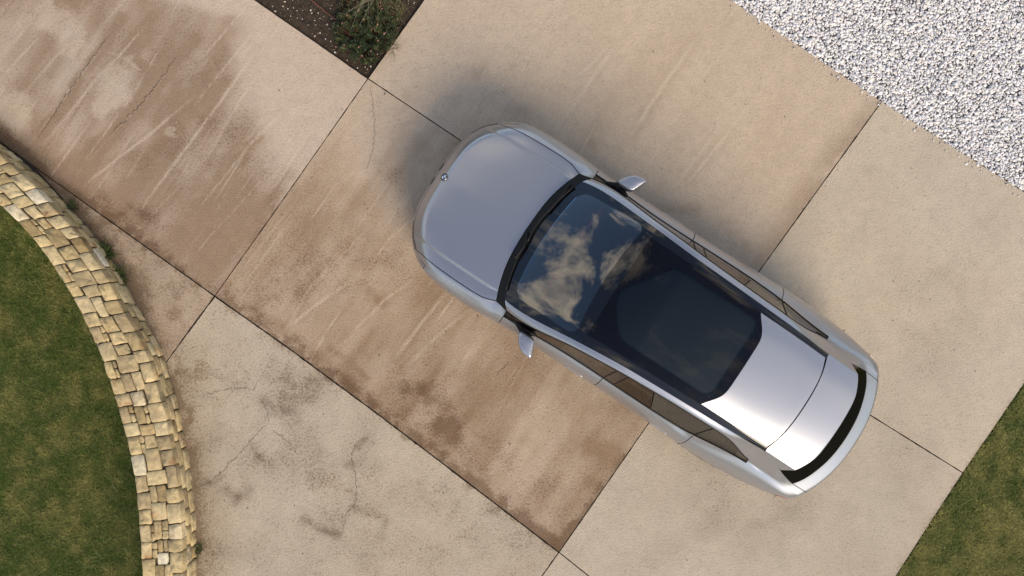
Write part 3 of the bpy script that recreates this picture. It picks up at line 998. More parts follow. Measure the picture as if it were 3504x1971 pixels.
o = mesh_obj('lawn_side_stones', V, F, M['stone'], wall, True)
o['kind'] = 'stuff'

# weeds at the foot of the wall
tuft('weed', (*gp(252, 706), 0), 40, .085, .022, GREEN, 'tiny weed tuft at the wall foot, nearest the top of the wall', 'weed', .006)
tuft('weed', (*gp(362, 868), 0), 130, .10, .040, GREEN, 'bushy dark weed at the wall foot, upper of the two largest', 'weed', .008)
tuft('weed', (*gp(404, 950), 0), 150, .10, .045, GREEN, 'bushy dark weed at the wall foot, lower of the two largest', 'weed', .008)
tuft('weed', (*gp(478, 1082), 0), 40, .06, .020, GREEN, 'small weed at the wall foot just above the slab joint', 'weed', .006)
tuft('weed', (*gp(672, 1880), 0), 70, .07, .028, GREEN, 'small weed at the wall foot near the bottom of the picture', 'weed', .006)

# ------------------------------------------------------------------ shrub
shrub = empty('low_shrub', (*gp(1250, 140), -.035))
prop(shrub, 'low dark green shrub with small pink flowers in the corner bed', 'shrub')
sx, sy = gp(1250, 140)
hullpts = GP([(1148, 90), (1160, 30), (1190, -60), (1270, -120), (1360, -80), (1375, 0), (1362, 80), (1345, 150), (1310, 195), (1275, 230), (1225, 225), (1185, 190), (1150, 160)])
sprigs = []
XX, YY = lawn_points(hullpts, 900)
PV, PF, PC = [], [], []
FV, FF = [], []
def add_leaf(base, d, up, L, w, col):
    side = np.cross(d, up); side /= np.linalg.norm(side) + 1e-9
    nn = np.cross(side, d)
    k = len(PV)
    for t, ww in ((0, .25), (.35, 1.0), (.75, .85), (1.0, .15)):
        c = base + d * L * t + nn * (-.15 * L * t * t)
        PV.append(c - side * w * ww); PV.append(c + side * w * ww)
        PC.append(col); PC.append(col)
    for q in range(3): PF.append((k + 2 * q, k + 2 * q + 1, k + 2 * q + 3, k + 2 * q + 2))
stems_v, stems_f = [], []
for x, y in zip(XX, YY):
    cx, cy = x - sx, y - sy
    r = math.hypot(cx, cy)
    top = max(.05, .21 - .16 * (r / .42) ** 2) * random.uniform(.55, 1.15)
    az = math.atan2(cy, cx) + random.gauss(0, .8)
    el = random.uniform(.35, 1.3)
    d = np.array([math.cos(az) * math.cos(el), math.sin(az) * math.cos(el), math.sin(el)])
    Ls = random.uniform(.06, .13)
    b0 = np.array([cx, cy, top]) - d * Ls * .6
    tone = np.array(random.choice([(.030, .046, .016), (.045, .064, .019), (.065, .080, .024), (.024, .036, .015)])) * random.uniform(.7, 1.3)
    nl = random.randint(9, 15)
    for q in range(nl):
        t = q / nl
        a2 = q * 2.4 + random.random()
        p1 = np.cross(d, (0, 0, 1.0)); p1 /= np.linalg.norm(p1) + 1e-9; p2 = np.cross(d, p1)
        ld = d * random.uniform(.55, 1.0) + (p1 * math.cos(a2) + p2 * math.sin(a2)) * random.uniform(.5, .9)
        ld /= np.linalg.norm(ld)
        add_leaf(b0 + d * Ls * t, ld, np.array([0, 0, 1.0]) + .2 * d, random.uniform(.026, .046) * (1.1 - .4 * t), random.uniform(.0045, .0075), tone * random.uniform(.8, 1.25))
    k = len(stems_v)
    for p, rr in ((np.array([cx * .35, cy * .35, 0]), .004), (b0 + d * Ls, .0018)):
        for q in range(3):
            stems_v.append(p + rr * np.array([math.cos(q * 2.1), math.sin(q * 2.1), 0]))
    for q in range(3): stems_f.append((k + q, k + (q + 1) % 3, k + 3 + (q + 1) % 3, k + 3 + q))
    if random.random() < .08:
        c = b0 + d * Ls * 1.12
        for q in range(5):
            a2 = q * 1.256; kk = len(FV); w = .0065
            e1 = np.array([math.cos(a2), math.sin(a2), .25]); e2 = np.array([math.cos(a2 + .9), math.sin(a2 + .9), .25])
            FV += [c, c + e1 * w, c + (e1 + e2) * w * .8, c + e2 * w]; FF.append((kk, kk + 1, kk + 2, kk + 3))
me = np_mesh('foliage', np.array(PV), np.array(PF), 4); set_attr(me, 'tint', np.array(PC)); o = link_mesh('foliage', me, M['leaf'], shrub); o['kind'] = 'stuff'
mesh_obj('stems', stems_v, stems_f, M['bark'], shrub)
o = mesh_obj('flowers', FV, FF, simple_mat('pink_petal', (.55, .19, .18), .7), shrub); o['kind'] = 'stuff'

tuft('dry_grass', (*gp(1290, -35), -.03), 150, .34, .05, [(.34, .30, .16), (.24, .25, .10), (.16, .19, .07), (.40, .34, .22)], 'spiky tuft of pale dry grass behind the shrub at the top edge', 'grass tuft', .0028, (.6, 1.9))
tuft('dry_grass', (*gp(1365, 50), -.03), 70, .14, .03, [(.26, .20, .11), (.2, .17, .08), (.14, .15, .06)], 'small withered grass tuft on the right flank of the shrub', 'grass tuft', .003, (.4, 1.6))
tuft('dry_grass', (*gp(1340, 158), -.03), 80, .10, .025, [(.20, .17, .09), (.12, .13, .05)], 'wiry withered grass poking over the concrete edge of the bed', 'grass tuft', .0026, (.6, 1.8))


def tube(name, pts, rad, mat, parent=None, n=8, smooth=True, caps=True):
    pts = np.asarray(pts, float)
    rad = np.broadcast_to(np.asarray(rad, float), (len(pts),))
    t = np.gradient(pts, axis=0); t /= np.linalg.norm(t, axis=1, keepdims=True) + 1e-12
    V = []; ref = np.array([0, 0, 1.0])
    for p, d, r in zip(pts, t, rad):
        rf = ref if abs(d @ ref) < .95 else np.array([1.0, 0, 0])
        a = np.cross(d, rf); a /= np.linalg.norm(a); b = np.cross(d, a)
        for k in range(n):
            q = 6.28318 * k / n
            V.append(p + r * (a * math.cos(q) + b * math.sin(q)))
    F = []
    for i in range(len(pts) - 1):
        for k in range(n):
            F.append((i * n + k, i * n + (k + 1) % n, (i + 1) * n + (k + 1) % n, (i + 1) * n + k))
    if caps:
        F.append(tuple(range(n))[::-1]); F.append(tuple((len(pts) - 1) * n + k for k in range(n)))
    return mesh_obj(name, V, F, mat, parent, smooth)


tp = resample(np.c_[GP([(1040, -40), (1065, 0), (1092, 22), (1125, 50), (1152, 70)]), [0.0, .012, .004, .012, .02]], 14)
o = tube('fallen_twig', tp, np.linspace(.011, .006, 14) * (1 + .15 * rng.normal(0, 1, 14)), M['bark'])
prop(o, 'reddish brown dry twig lying on the soil left of the shrub', 'twig')
#CAR
# ==================================================================  CAR
CA = R(33.2)
EMB = Vector((-.681, 1.104, 0))            # badge position in plan, traced
UC = 2.40                                  # u of the car's middle
cdir = Vector((math.cos(CA), -math.sin(CA), 0))
car = empty('parked_car', EMB + cdir * UC, -CA)
prop(car, 'silver car with black panoramic glass roof parked diagonally on the concrete slabs', 'car')


def paint_mat():
    m, n, l, b = new_mat('silver_paint')
    co = n.new('ShaderNodeTexCoord')
    fl = noise_node(n, l, co.outputs['Object'], 420, 2, .6)
    r = ramp(n, l, fl.outputs['Fac'], [(.3, (.36, .370, .402)), (.7, (.415, .425, .455))])
    l.new(r.outputs['Color'], b.inputs['Base Color'])
    b.inputs['Metallic'].default_value = .78
    b.inputs['Roughness'].default_value = .32
    b.inputs['Coat Weight'].default_value = .25
    b.inputs['Coat Roughness'].default_value = .06
    return m


M['paint'] = paint_mat()
M['black_plastic'] = simple_mat('black_plastic', (.007, .007, .008), .5, spec=.22)
M['gloss_black'] = simple_mat('gloss_black', (.006, .006, .008), .06, spec=.5)
M['rubber'] = simple_mat('rubber', (.018, .018, .018), .75, spec=.3)
M['alloy'] = simple_mat('alloy', (.45, .45, .47), .3, 1.0)
M['cabin'] = simple_mat('cabin_black', (.040, .043, .048), .7)
M['cabin_grey'] = simple_mat('cabin_grey', (.085, .088, .098), .7)
M['cabin_brown'] = simple_mat('cabin_brown', (.05, .038, .026), .8)
M['red_lens'] = simple_mat('red_lens', (.42, .03, .03), .12, coat=.5)
M['lamp_lens'] = simple_mat('lamp_lens', (.05, .05, .055), .05, coat=.6)
M['white_enamel'] = simple_mat('white_enamel', (.8, .8, .8), .25, coat=.4)
M['blue_enamel'] = simple_mat('blue_enamel', (.02, .09, .42), .25, coat=.4)
M['chrome'] = simple_mat('chrome', (.75, .75, .76), .12, 1.0)
M['plate'] = simple_mat('number_plate', (.75, .75, .72), .4)
M['pink_reflection'] = simple_mat('pink_reflection', (.42, .12, .085), .6)  # colour of the pink reflection painted across the dash
M['screen'] = simple_mat('screen_strip', (.02, .05, .09), .2, emis=(.22, .50, .90), estr=.9)


def glass_mat(name, tint, frit=None, refl=1.55):
    """thin tinted pane: see-through + Fresnel mirror; frit = printed black border round a clear window"""
    m, n, l, b = new_mat(name)
    n.remove(b)
    tr = n.new('ShaderNodeBsdfTransparent'); tr.inputs['Color'].default_value = (*tint, 1)
    gl = n.new('ShaderNodeBsdfGlossy'); gl.inputs['Roughness'].default_value = 0.015
    gl.inputs['Color'].default_value = (1, 1, 1, 1)
    fr = n.new('ShaderNodeFresnel'); fr.inputs['IOR'].default_value = refl
    base = tr.outputs[0]
    if frit:
        x0, x1, y1, rad, wave = frit
        co = n.new('ShaderNodeTexCoord'); sp = n.new('ShaderNodeSeparateXYZ'); l.new(co.outputs['Object'], sp.inputs[0])
        def mth(op, a, b2=None, c=None):
            k = n.new('ShaderNodeMath'); k.operation = op
            for i, v in enumerate((a, b2, c)):
                if v is None: continue
                if isinstance(v, (int, float)): k.inputs[i].default_value = v
                else: l.new(v, k.inputs[i])
            return k.outputs[0]
        X, Y = sp.outputs['X'], sp.outputs['Y']
        y2 = mth('MULTIPLY', Y, Y)
        if wave == 1:      # windscreen: lower edge bows with the base of the glass
            xs = mth('SUBTRACT', X, mth('MULTIPLY', y2, .17))
        elif wave == 2:    # roof: scalloped front edge
            xs = mth('SUBTRACT', X, mth('MULTIPLY', mth('SINE', mth('MULTIPLY_ADD', Y, 6.0, -1.2)), .13))
            w = mth('SUBTRACT', 1.0, mth('MULTIPLY', mth('SUBTRACT', X, x0), .9)); w = mth('MAXIMUM', w, 0.0)
            xs = mth('SUBTRACT', X, mth('MULTIPLY', mth('MULTIPLY', mth('SINE', mth('MULTIPLY_ADD', Y, 6.0, -1.2)), .13), w))
        else:
            xs = X
        cx, hx = .5 * (x0 + x1), .5 * (x1 - x0)
        qx = mth('SUBTRACT', mth('ABSOLUTE', mth('SUBTRACT', xs, cx)), hx - rad)
        qy = mth('SUBTRACT', mth('ABSOLUTE', Y), y1 - rad)
        ox = mth('MAXIMUM', qx, 0.0); oy = mth('MAXIMUM', qy, 0.0)
        ln = mth('SQRT', mth('ADD', mth('MULTIPLY', ox, ox), mth('MULTIPLY', oy, oy)))
        sd = mth('SUBTRACT', mth('ADD', ln, mth('MINIMUM', mth('MAXIMUM', qx, qy), 0.0)), rad)
        st = mth('SMOOTHSTEP', sd, -.006, .006) if False else None
        mr = n.new('ShaderNodeMapRange'); mr.interpolation_type = 'SMOOTHSTEP'
        mr.inputs['From Min'].default_value = -.006; mr.inputs['From Max'].default_value = .006
        l.new(sd, mr.inputs['Value'])
        bk = n.new('ShaderNodeBsdfDiffuse'); bk.inputs['Color'].default_value = (.004, .004, .006, 1)
        mx = n.new('ShaderNodeMixShader')
        l.new(mr.outputs[0], mx.inputs[0]); l.new(tr.outputs[0], mx.inputs[1]); l.new(bk.outputs[0], mx.inputs[2])
        base = mx.outputs[0]
    m2 = n.new('ShaderNodeMixShader')
    fac = fr.outputs[0]
    if frit and frit[4] == 1:
        iv = n.new('ShaderNodeMapRange'); iv.inputs['To Min'].default_value = 1.0; iv.inputs['To Max'].default_value = .42
        l.new(mr.outputs[0], iv.inputs['Value'])
        mu = n.new('ShaderNodeMath'); mu.operation = 'MULTIPLY'; l.new(fr.outputs[0], mu.inputs[0]); l.new(iv.outputs[0], mu.inputs[1])
        fac = mu.outputs[0]
    l.new(fac, m2.inputs[0]); l.new(base, m2.inputs[1]); l.new(gl.outputs[0], m2.inputs[2])
    l.new(m2.outputs[0], n['Material Output'].inputs['Surface'])
    return m


M['windshield'] = glass_mat('windshield_glass', (.62, .68, .74), (1.17 - UC, 1.84 - UC, .60, .10, 1), 2.1)
M['roof_glass'] = glass_mat('roof_glass', (.42, .46, .50), (2.16 - UC, 3.23 - UC, .42, .10, 2), 1.34)
M['side_glass'] = glass_mat('side_glass', (.16, .15, .125), None, 1.45)
M['rear_glass'] = glass_mat('rear_glass', (.12, .12, .12), None, 1.5)

# ---- control cage: rows from nose to tail, 7 points per half row (outer -> centre), (u, v, z)
def row(*p): return list(p)
TOP = [
    row((.25, .815, .740), (.165, .758, .748), (.060, .662, .742), (-.010, .548, .735), (-.058, .38, .730), (-.074, .20, .728), (-.078, 0, .728)),
    row((.32, .835, .805), (.275, .770, .845), (.175, .628, .878), (.10, .525, .878), (.042, .38, .878), (.022, .20, .874), (.014, 0, .872)),
    row((.42, .855, .840), (.385, .782, .885), (.300, .642, .912), (.24, .53, .916), (.200, .38, .920), (.185, .20, .922), (.18, 0, .926)),
    row((.56, .862, .872), (.53, .790, .918), (.50, .645, .948), (.47, .53, .953), (.455, .38, .957), (.45, .20, .960), (.45, 0, .964)),
    row((.80, .860, .898), (.78, .796, .948), (.77, .648, .978), (.76, .53, .985), (.755, .38, .990), (.75, .20, .993), (.75, 0, .995)),
    row((1.02, .850, .920), (1.00, .787, .972), (.985, .648, .997), (.955, .53, 1.002), (.925, .38, 1.007), (.905, .20, 1.009), (.90, 0, 1.010)),
    row((1.14, .838, .940), (1.115, .735, .992), (1.075, .640, 1.004), (1.04, .53, 1.009), (1.005, .38, 1.013), (.988, .20, 1.015), (.982, 0, 1.016)),
    row((1.25, .828, .960), (1.245, .765, 1.022), (1.175, .685, 1.045), (1.125, .55, 1.050), (1.088, .38, 1.054), (1.068, .20, 1.056), (1.060, 0, 1.058)),
    row((1.50, .822, .985), (1.49, .768, 1.160), (1.43, .694, 1.180), (1.40, .56, 1.210), (1.380, .38, 1.226), (1.368, .20, 1.234), (1.365, 0, 1.237)),
    row((1.80, .806, .995), (1.79, .720, 1.318), (1.75, .655, 1.343), (1.73, .545, 1.378), (1.715, .37, 1.402), (1.705, .19, 1.414), (1.70, 0, 1.418)),
    row((2.02, .798, 1.00), (2.01, .690, 1.415), (1.99, .628, 1.452), (1.98, .53, 1.487), (1.975, .37, 1.514), (1.970, .19, 1.528), (1.97, 0, 1.532)),
    row((2.25, .797, 1.004), (2.25, .668, 1.470), (2.25, .602, 1.512), (2.25, .52, 1.545), (2.25, .36, 1.574), (2.25, .19, 1.590), (2.25, 0, 1.595)),
    row((2.40, .798, 1.008), (2.40, .655, 1.493), (2.40, .590, 1.535), (2.40, .515, 1.567), (2.40, .36, 1.595), (2.40, .19, 1.611), (2.40, 0, 1.616)),
    row((2.50, .799, 1.011), (2.50, .648, 1.502), (2.50, .584, 1.545), (2.50, .512, 1.577), (2.50, .36, 1.605), (2.50, .19, 1.619), (2.50, 0, 1.624)),
    row((2.82, .801, 1.022), (2.82, .632, 1.513), (2.82, .570, 1.557), (2.82, .507, 1.587), (2.82, .36, 1.614), (2.82, .19, 1.628), (2.82, 0, 1.632)),
    row((3.05, .799, 1.033), (3.05, .624, 1.510), (3.05, .562, 1.555), (3.02, .503, 1.584), (3.02, .36, 1.611), (3.03, .19, 1.625), (3.03, 0, 1.629)),
    row((3.24, .792, 1.042), (3.24, .620, 1.498), (3.22, .557, 1.545), (3.165, .500, 1.576), (3.285, .345, 1.600), (3.302, .19, 1.611), (3.305, 0, 1.615)),
    row((3.42, .780, 1.055), (3.42, .617, 1.475), (3.42, .551, 1.527), (3.43, .498, 1.555), (3.45, .355, 1.583), (3.45, .19, 1.596), (3.45, 0, 1.600)),
    row((3.68, .742, 1.088), (3.67, .624, 1.395), (3.67, .542, 1.498), (3.67, .495, 1.528), (3.70, .36, 1.555), (3.70, .19, 1.568), (3.70, 0, 1.572)),
    row((3.98, .712, 1.110), (3.96, .697, 1.128), (3.93, .528, 1.462), (3.915, .490, 1.494), (3.955, .36, 1.521), (3.975, .19, 1.534), (3.980, 0, 1.538)),
    row((4.18, .745, 1.070), (4.16, .690, 1.115), (4.12, .575, 1.352), (4.12, .50, 1.405), (4.15, .36, 1.432), (4.17, .19, 1.444), (4.175, 0, 1.448)),
    row((4.34, .772, 1.030), (4.33, .712, 1.070), (4.30, .622, 1.190), (4.33, .53, 1.238), (4.37, .37, 1.262), (4.395, .20, 1.274), (4.40, 0, 1.278)),
    row((4.48, .785, .985), (4.47, .730, 1.022), (4.48, .650, 1.050), (4.550, .55, 1.055), (4.615, .37, 1.062), (4.650, .20, 1.068), (4.662, 0, 1.070)),
    row((4.575, .780, .935), (4.615, .730, .955), (4.665, .65, .962), (4.72, .535, .970), (4.770, .37, .978), (4.800, .20, .983), (4.808, 0, .985)),
]
for i_, r_ in enumerate(TOP):
    a_, b_ = np.array(r_[1]), np.array(r_[2])
    if 1 <= i_ <= 5: p_ = b_ + (a_ - b_) * .17 - np.array([0, 0, .015])       # low step beside the hood ridge
    elif i_ in (0, 6): p_ = b_ + (a_ - b_) * .25 - np.array([0, 0, .003])
    elif i_ <= 19: p_ = .5 * (a_ + b_) + np.array([0, .006, .008])             # rounded roof rail
    else: p_ = .5 * (a_ + b_)
    TOP[i_] = [r_[0], r_[1], tuple(p_)] + list(r_[2:])
NR = len(TOP)
NC = 15; MID = 7
VMAX = ([.2, .25, .32, .42, .56, .8, 1.02, 1.25, 1.5, 1.8, 2.1, 2.5, 2.85, 3.15, 3.4, 3.6, 3.8, 4.05, 4.27, 4.45, 4.6],
        [.83, .85, .885, .915, .937, .950, .948, .930, .918, .922, .924, .922, .926, .936, .950, .958, .952, .932, .905, .868, .815])
FRONT = [(.208, .842), (.104, .752), (.053, .697), (.003, .626), (-.052, .505), (-.090, .348), (-.104, .18), (-.108, 0)]
REAR = [(4.630, .800), (4.695, .73), (4.722, .69), (4.748, .64), (4.788, .53), (4.825, .37), (4.842, .20), (4.840, 0)]

cv = []            # cage vertices
tid = {}
for i in range(NR):
    for c in range(NC):
        h = c if c <= MID else NC - 1 - c
        u, v, z = TOP[i][h]
        tid[i, c] = len(cv); cv.append((u, v if c <= MID else -v, z))
per = [(i, 0) for i in range(NR)] + [(NR - 1, c) for c in range(1, NC)] + [(i, NC - 1) for i in range(NR - 2, -1, -1)] + [(0, c) for c in range(NC - 2, 0, -1)]
NP = len(per)
rid = {}
for p, (i, c) in enumerate(per):
    h = c if c <= MID else NC - 1 - c
    sg = 1 if c <= MID else -1
    u, v, z = TOP[i][h]
    if i == 0:
        fu, fv = FRONT[h]
        L = [(fu + .006, fv, .665), (fu, fv, .53), (fu + .012, fv, .37), (fu + .05, fv * .985, .24), (fu + .25, fv * .8, .21)]
    elif i == NR - 1:
        fu, fv = REAR[h]
        L = [(fu - .012, fv, .85), (fu, fv, .66), (fu - .012, fv, .47), (fu - .05, fv * .985, .30), (fu - .3, fv * .8, .26)]
    else:
        vm = np.interp(u, *VMAX)
        L = [(u, v + (vm - v) * .60, .73 + (z - .73) * .66), (u, vm, .72), (u, vm - .006, .48), (u, vm - .03, .27), (u, vm - .16, .22)]
    for j, (a, b, zz) in enumerate(L):
        rid[p, j] = len(cv); cv.append((a, b * sg, zz))

PN = []            # panel names
def pid(nm):
    if nm not in PN: PN.append(nm)
    return PN.index(nm)
cf, cm = [], []
for i in range(NR - 1):
    for c in range(NC - 1):
        s = c if c < MID else NC - 2 - c
        s = s - 1 if s >= 2 else s
        sd = 'L' if c < MID else 'R'
        if i <= 5: nm = 'fender' + sd if s == 0 else 'hood'
        elif i == 6: nm = 'fender' + sd if s == 0 else 'cowl'
        elif i <= 18:
            if s == 0:
                nm = ('window_front' if i <= 11 else 'pillar' if i == 12 else 'window_rear' if i <= 16 else 'window_quarter') + sd
            elif s == 1: nm = 'side_frame' + sd
            elif s == 2: nm = ('windshield' if i <= 9 else 'strip' + sd)
            else: nm = 'windshield' if i <= 9 else 'roof_glass' if i <= 15 else 'roof_panel'
        elif i <= 21:
            nm = 'side_frame' + sd if s <= 1 else ('tailgate' if (i == 19 and s == 2) else 'rear_window')
        else:
            nm = 'side_frame' + sd if s <= 1 else 'tailgate'
        cf.append((tid[i, c], tid[i + 1, c], tid[i + 1, c + 1], tid[i, c + 1])); cm.append(pid(nm))
for p in range(NP):
    q = (p + 1) % NP
    (i, c), (i2, c2) = per[p], per[q]
    for j in range(5):
        a = tid[i, c] if j == 0 else rid[p, j - 1]
        b = tid[i2, c2] if j == 0 else rid[q, j - 1]
        d, e = rid[p, j], rid[q, j]
        sd = 'L' if p < NR + MID - 1 else 'R'
        if c == c2 and c in (0, NC - 1):
            r = min(i, i2)
            if j >= 3: nm = 'sill' + sd
            elif r <= 6: nm = 'fender' + sd
            elif r <= 11: nm = 'door_front' + sd
            elif r <= 16: nm = 'door_rear' + sd
            else: nm = 'side_frame' + sd
            if r == 0 and j in (0, 1, 2): nm = 'front_bumper'
            if r == NR - 2 and j == 1: nm = 'taillight' + sd
            if r >= NR - 3 and j == 2: nm = 'rear_bumper'
        elif i == 0 and i2 == 0:
            hh = min(min(c, NC - 1 - c), min(c2, NC - 1 - c2))
            nm = 'headlight' + ('L' if c < MID else 'R') if (j == 0 and hh in (1, 2, 3)) else 'front_bumper'
        else:
            hh = min(min(c, NC - 1 - c), min(c2, NC - 1 - c2))
            nm = 'tailgate' if j == 0 else 'rear_bumper'
            if j == 0 and hh <= 2: nm = 'side_frame' + ('L' if c < MID else 'R')
            if j == 1 and hh <= 1: nm = 'taillight' + ('L' if c < MID else 'R')
        cf.append((a, d, e, b)); cm.append(pid(nm))

me = bpy.data.meshes.new('cage')
# car-local axes: x = u - UC (to the tail), y = -v
loc = np.array([(u - UC, -v, z) for u, v, z in cv])
me.from_pydata(loc.tolist(), [], cf)
me.polygons.foreach_set('material_index', np.array(cm, dtype=np.int32))
for k in range(len(PN)): me.materials.append(M['paint'])
me.update()
bmx = bmesh.new(); bmx.from_mesh(me)
bmesh.ops.recalc_face_normals(bmx, faces=bmx.faces)
cl = bmx.edges.layers.float.new('crease_edge')
bmx.verts.ensure_lookup_table()
def crease(a, b, w):
    e = bmx.edges.get((bmx.verts[a], bmx.verts[b]))
    if e: e[cl] = w
for i in range(1, 6):
    for c in (2, 3, 11, 12): crease(tid[i, c], tid[i + 1, c], .75)
for i in range(1, 4): crease(tid[i, 7], tid[i + 1, 7], .45)
for i in range(6, NR - 1):
    for c in (0, 14): crease(tid[i, c], tid[i + 1, c], .55 if i < 17 else .15)
for i in range(7, 19):
    for c in (1, 13): crease(tid[i, c], tid[i + 1, c], .45)
for c in range(1, 13):
    crease(tid[6, c], tid[6, c + 1], .5)
    if 2 < c < 11: crease(tid[1, c], tid[1, c + 1], .35)
    crease(tid[NR - 1, c], tid[NR - 1, c + 1], .55); crease(tid[NR - 2, c], tid[NR - 2, c + 1], .5)
for c in range(2, 12): crease(tid[19, c], tid[19, c + 1], .7)
for c in range(3, 11): crease(tid[16, c], tid[16, c + 1], .9)
bmx.to_mesh(me); bmx.free()
cage = bpy.data.objects.new('cage', me); COL.objects.link(cage)
md = cage.modifiers.new('s', 'SUBSURF'); md.levels = 3; md.render_levels = 3
def evaluate():
    dg = bpy.context.evaluated_depsgraph_get(); dg.update()
    return bpy.data.meshes.new_from_object(cage.evaluated_get(dg))
for it in range(2):          # pull the smooth surface back on to the traced points
    ev = evaluate()
    co = np.empty(len(ev.vertices) * 3, np.float32); ev.vertices.foreach_get('co', co)
    d = loc - co.reshape(-1, 3)[:len(loc)]
    cur = np.empty(len(loc) * 3, np.float32); me.vertices.foreach_get('co', cur)
    me.vertices.foreach_set('co', (cur.reshape(-1, 3) + d * .75).astype(np.float32).ravel()); me.update()
    bpy.data.meshes.remove(ev)
ev = evaluate()
nV = len(ev.vertices)
VC = np.empty(nV * 3, np.float32); ev.vertices.foreach_get('co', VC); VC = VC.reshape(-1, 3).astype(float)
VN = np.empty(nV * 3, np.float32); ev.vertices.foreach_get('normal', VN); VN = VN.reshape(-1, 3).astype(float)
NPOL = len(ev.polygons)
FI = np.empty(NPOL * 4, np.int32); ev.loops.foreach_get('vertex_index', FI); FI = FI.reshape(-1, 4)
FM = np.empty(NPOL, np.int32); ev.polygons.foreach_get('material_index', FM)
bpy.data.objects.remove(cage)

# wheel openings
AX = (.80, 3.70); RW = .375
fc = VC[FI].mean(1)
arch = np.zeros(NPOL, bool)
for a in AX:
    arch |= ((fc[:, 0] - (a - UC)) ** 2 + (fc[:, 2] - .355) ** 2 < RW ** 2) & (np.abs(fc[:, 1]) > .60) & (fc[:, 2] < .74)

rimv = np.intersect1d(np.unique(FI[arch]), np.unique(FI[~arch]))     # round the openings off
for a in AX:
    k = rimv[(np.abs(VC[rimv, 0] - (a - UC)) < .6) & (np.abs(VC[rimv, 1]) > .62)]
    dx, dz = VC[k, 0] - (a - UC), VC[k, 2] - .355
    r_ = np.hypot(dx, dz); ok = (r_ > .3) & (VC[k, 2] > .2)
    VC[k[ok], 0] = a - UC + dx[ok] / r_[ok] * RW; VC[k[ok], 2] = .355 + dz[ok] / r_[ok] * RW


def panel(name, ids, mat, gap=.0042, flange=.02, parent=car, lift=0.0, only=None):
    ids = [PN.index(k) for k in ids]
    sel = np.isin(FM, ids) & ~arch
    F = FI[sel]
    used, inv = np.unique(F, return_inverse=True)
    F = inv.reshape(-1, 4)
    V = VC[used].copy() + VN[used] * lift; N = VN[used]
    e = np.concatenate([F[:, [0, 1]], F[:, [1, 2]], F[:, [2, 3]], F[:, [3, 0]]])
    es = np.sort(e, 1); key = es[:, 0].astype(np.int64) * 10**7 + es[:, 1]
    uq, ix, ct = np.unique(key, return_index=True, return_counts=True)
    be = e[ix[ct == 1]]
    cen = V[F].mean(1)
    acc = np.zeros_like(V); cnt = np.zeros(len(V))
    for k in range(4):
        np.add.at(acc, F[:, k], cen); np.add.at(cnt, F[:, k], 1)
    bv = np.unique(be)
    d = acc[bv] / cnt[bv][:, None] - V[bv]
    d -= N[bv] * (d * N[bv]).sum(1, keepdims=True)
    d /= np.linalg.norm(d, axis=1, keepdims=True) + 1e-9
    V[bv] += d * gap
    FF = [tuple(f) for f in F.tolist()]
    VV = V.tolist()
    if flange:
        k0 = len(VV); mp = {}
        for q in bv.tolist():
            mp[q] = len(VV); VV.append(V[q].tolist()); VV.append((V[q] - N[q] * flange).tolist())
        for a, b in be.tolist():
            FF.append((mp[b], mp[a], mp[a] + 1, mp[b] + 1))
    o = mesh_obj(name, VV, FF, mat, parent, True)
    return o


def chain(idsA, idsB, pick=None):
    """ordered polylines along the border between two sets of panels"""
    A = [PN.index(k) for k in idsA]; Bq = [PN.index(k) for k in idsB]
    from collections import defaultdict
    ed = defaultdict(list)
    for f in np.nonzero(np.isin(FM, A + Bq))[0]:
        q = FI[f]
        for k in range(4):
            a, b = int(q[k]), int(q[(k + 1) % 4]); ed[min(a, b), max(a, b)].append(FM[f])
    adj = defaultdict(list)
    for (a, b), ms in ed.items():
        if len(ms) == 2 and ((ms[0] in A and ms[1] in Bq) or (ms[1] in A and ms[0] in Bq)):
            adj[a].append(b); adj[b].append(a)
    out = []; seen = set()
    starts = [k for k in adj if len(adj[k]) == 1] or list(adj)[:1]
    for s in starts:
        if s in seen: continue
        path = [s]; seen.add(s); cur = s
        while True:
            nx = [k for k in adj[cur] if k not in seen]
            if not nx: break
            cur = nx[0]; seen.add(cur); path.append(cur)
        if len(path) > 2: out.append(np.array(path))
    return out


# dark structure under the panels (glass areas stay open)
GLASS = ['windshield', 'roof_glass', 'rear_window'] + [w + s for w in ('window_front', 'window_rear', 'window_quarter') for s in 'LR']
sel = ~np.isin(FM, [PN.index(k) for k in GLASS]) & ~arch
used, inv = np.unique(FI[sel], return_inverse=True)
mesh_obj('inner_shell', VC[used] - VN[used] * .014, inv.reshape(-1, 4).tolist(), M['black_plastic'], car, True)

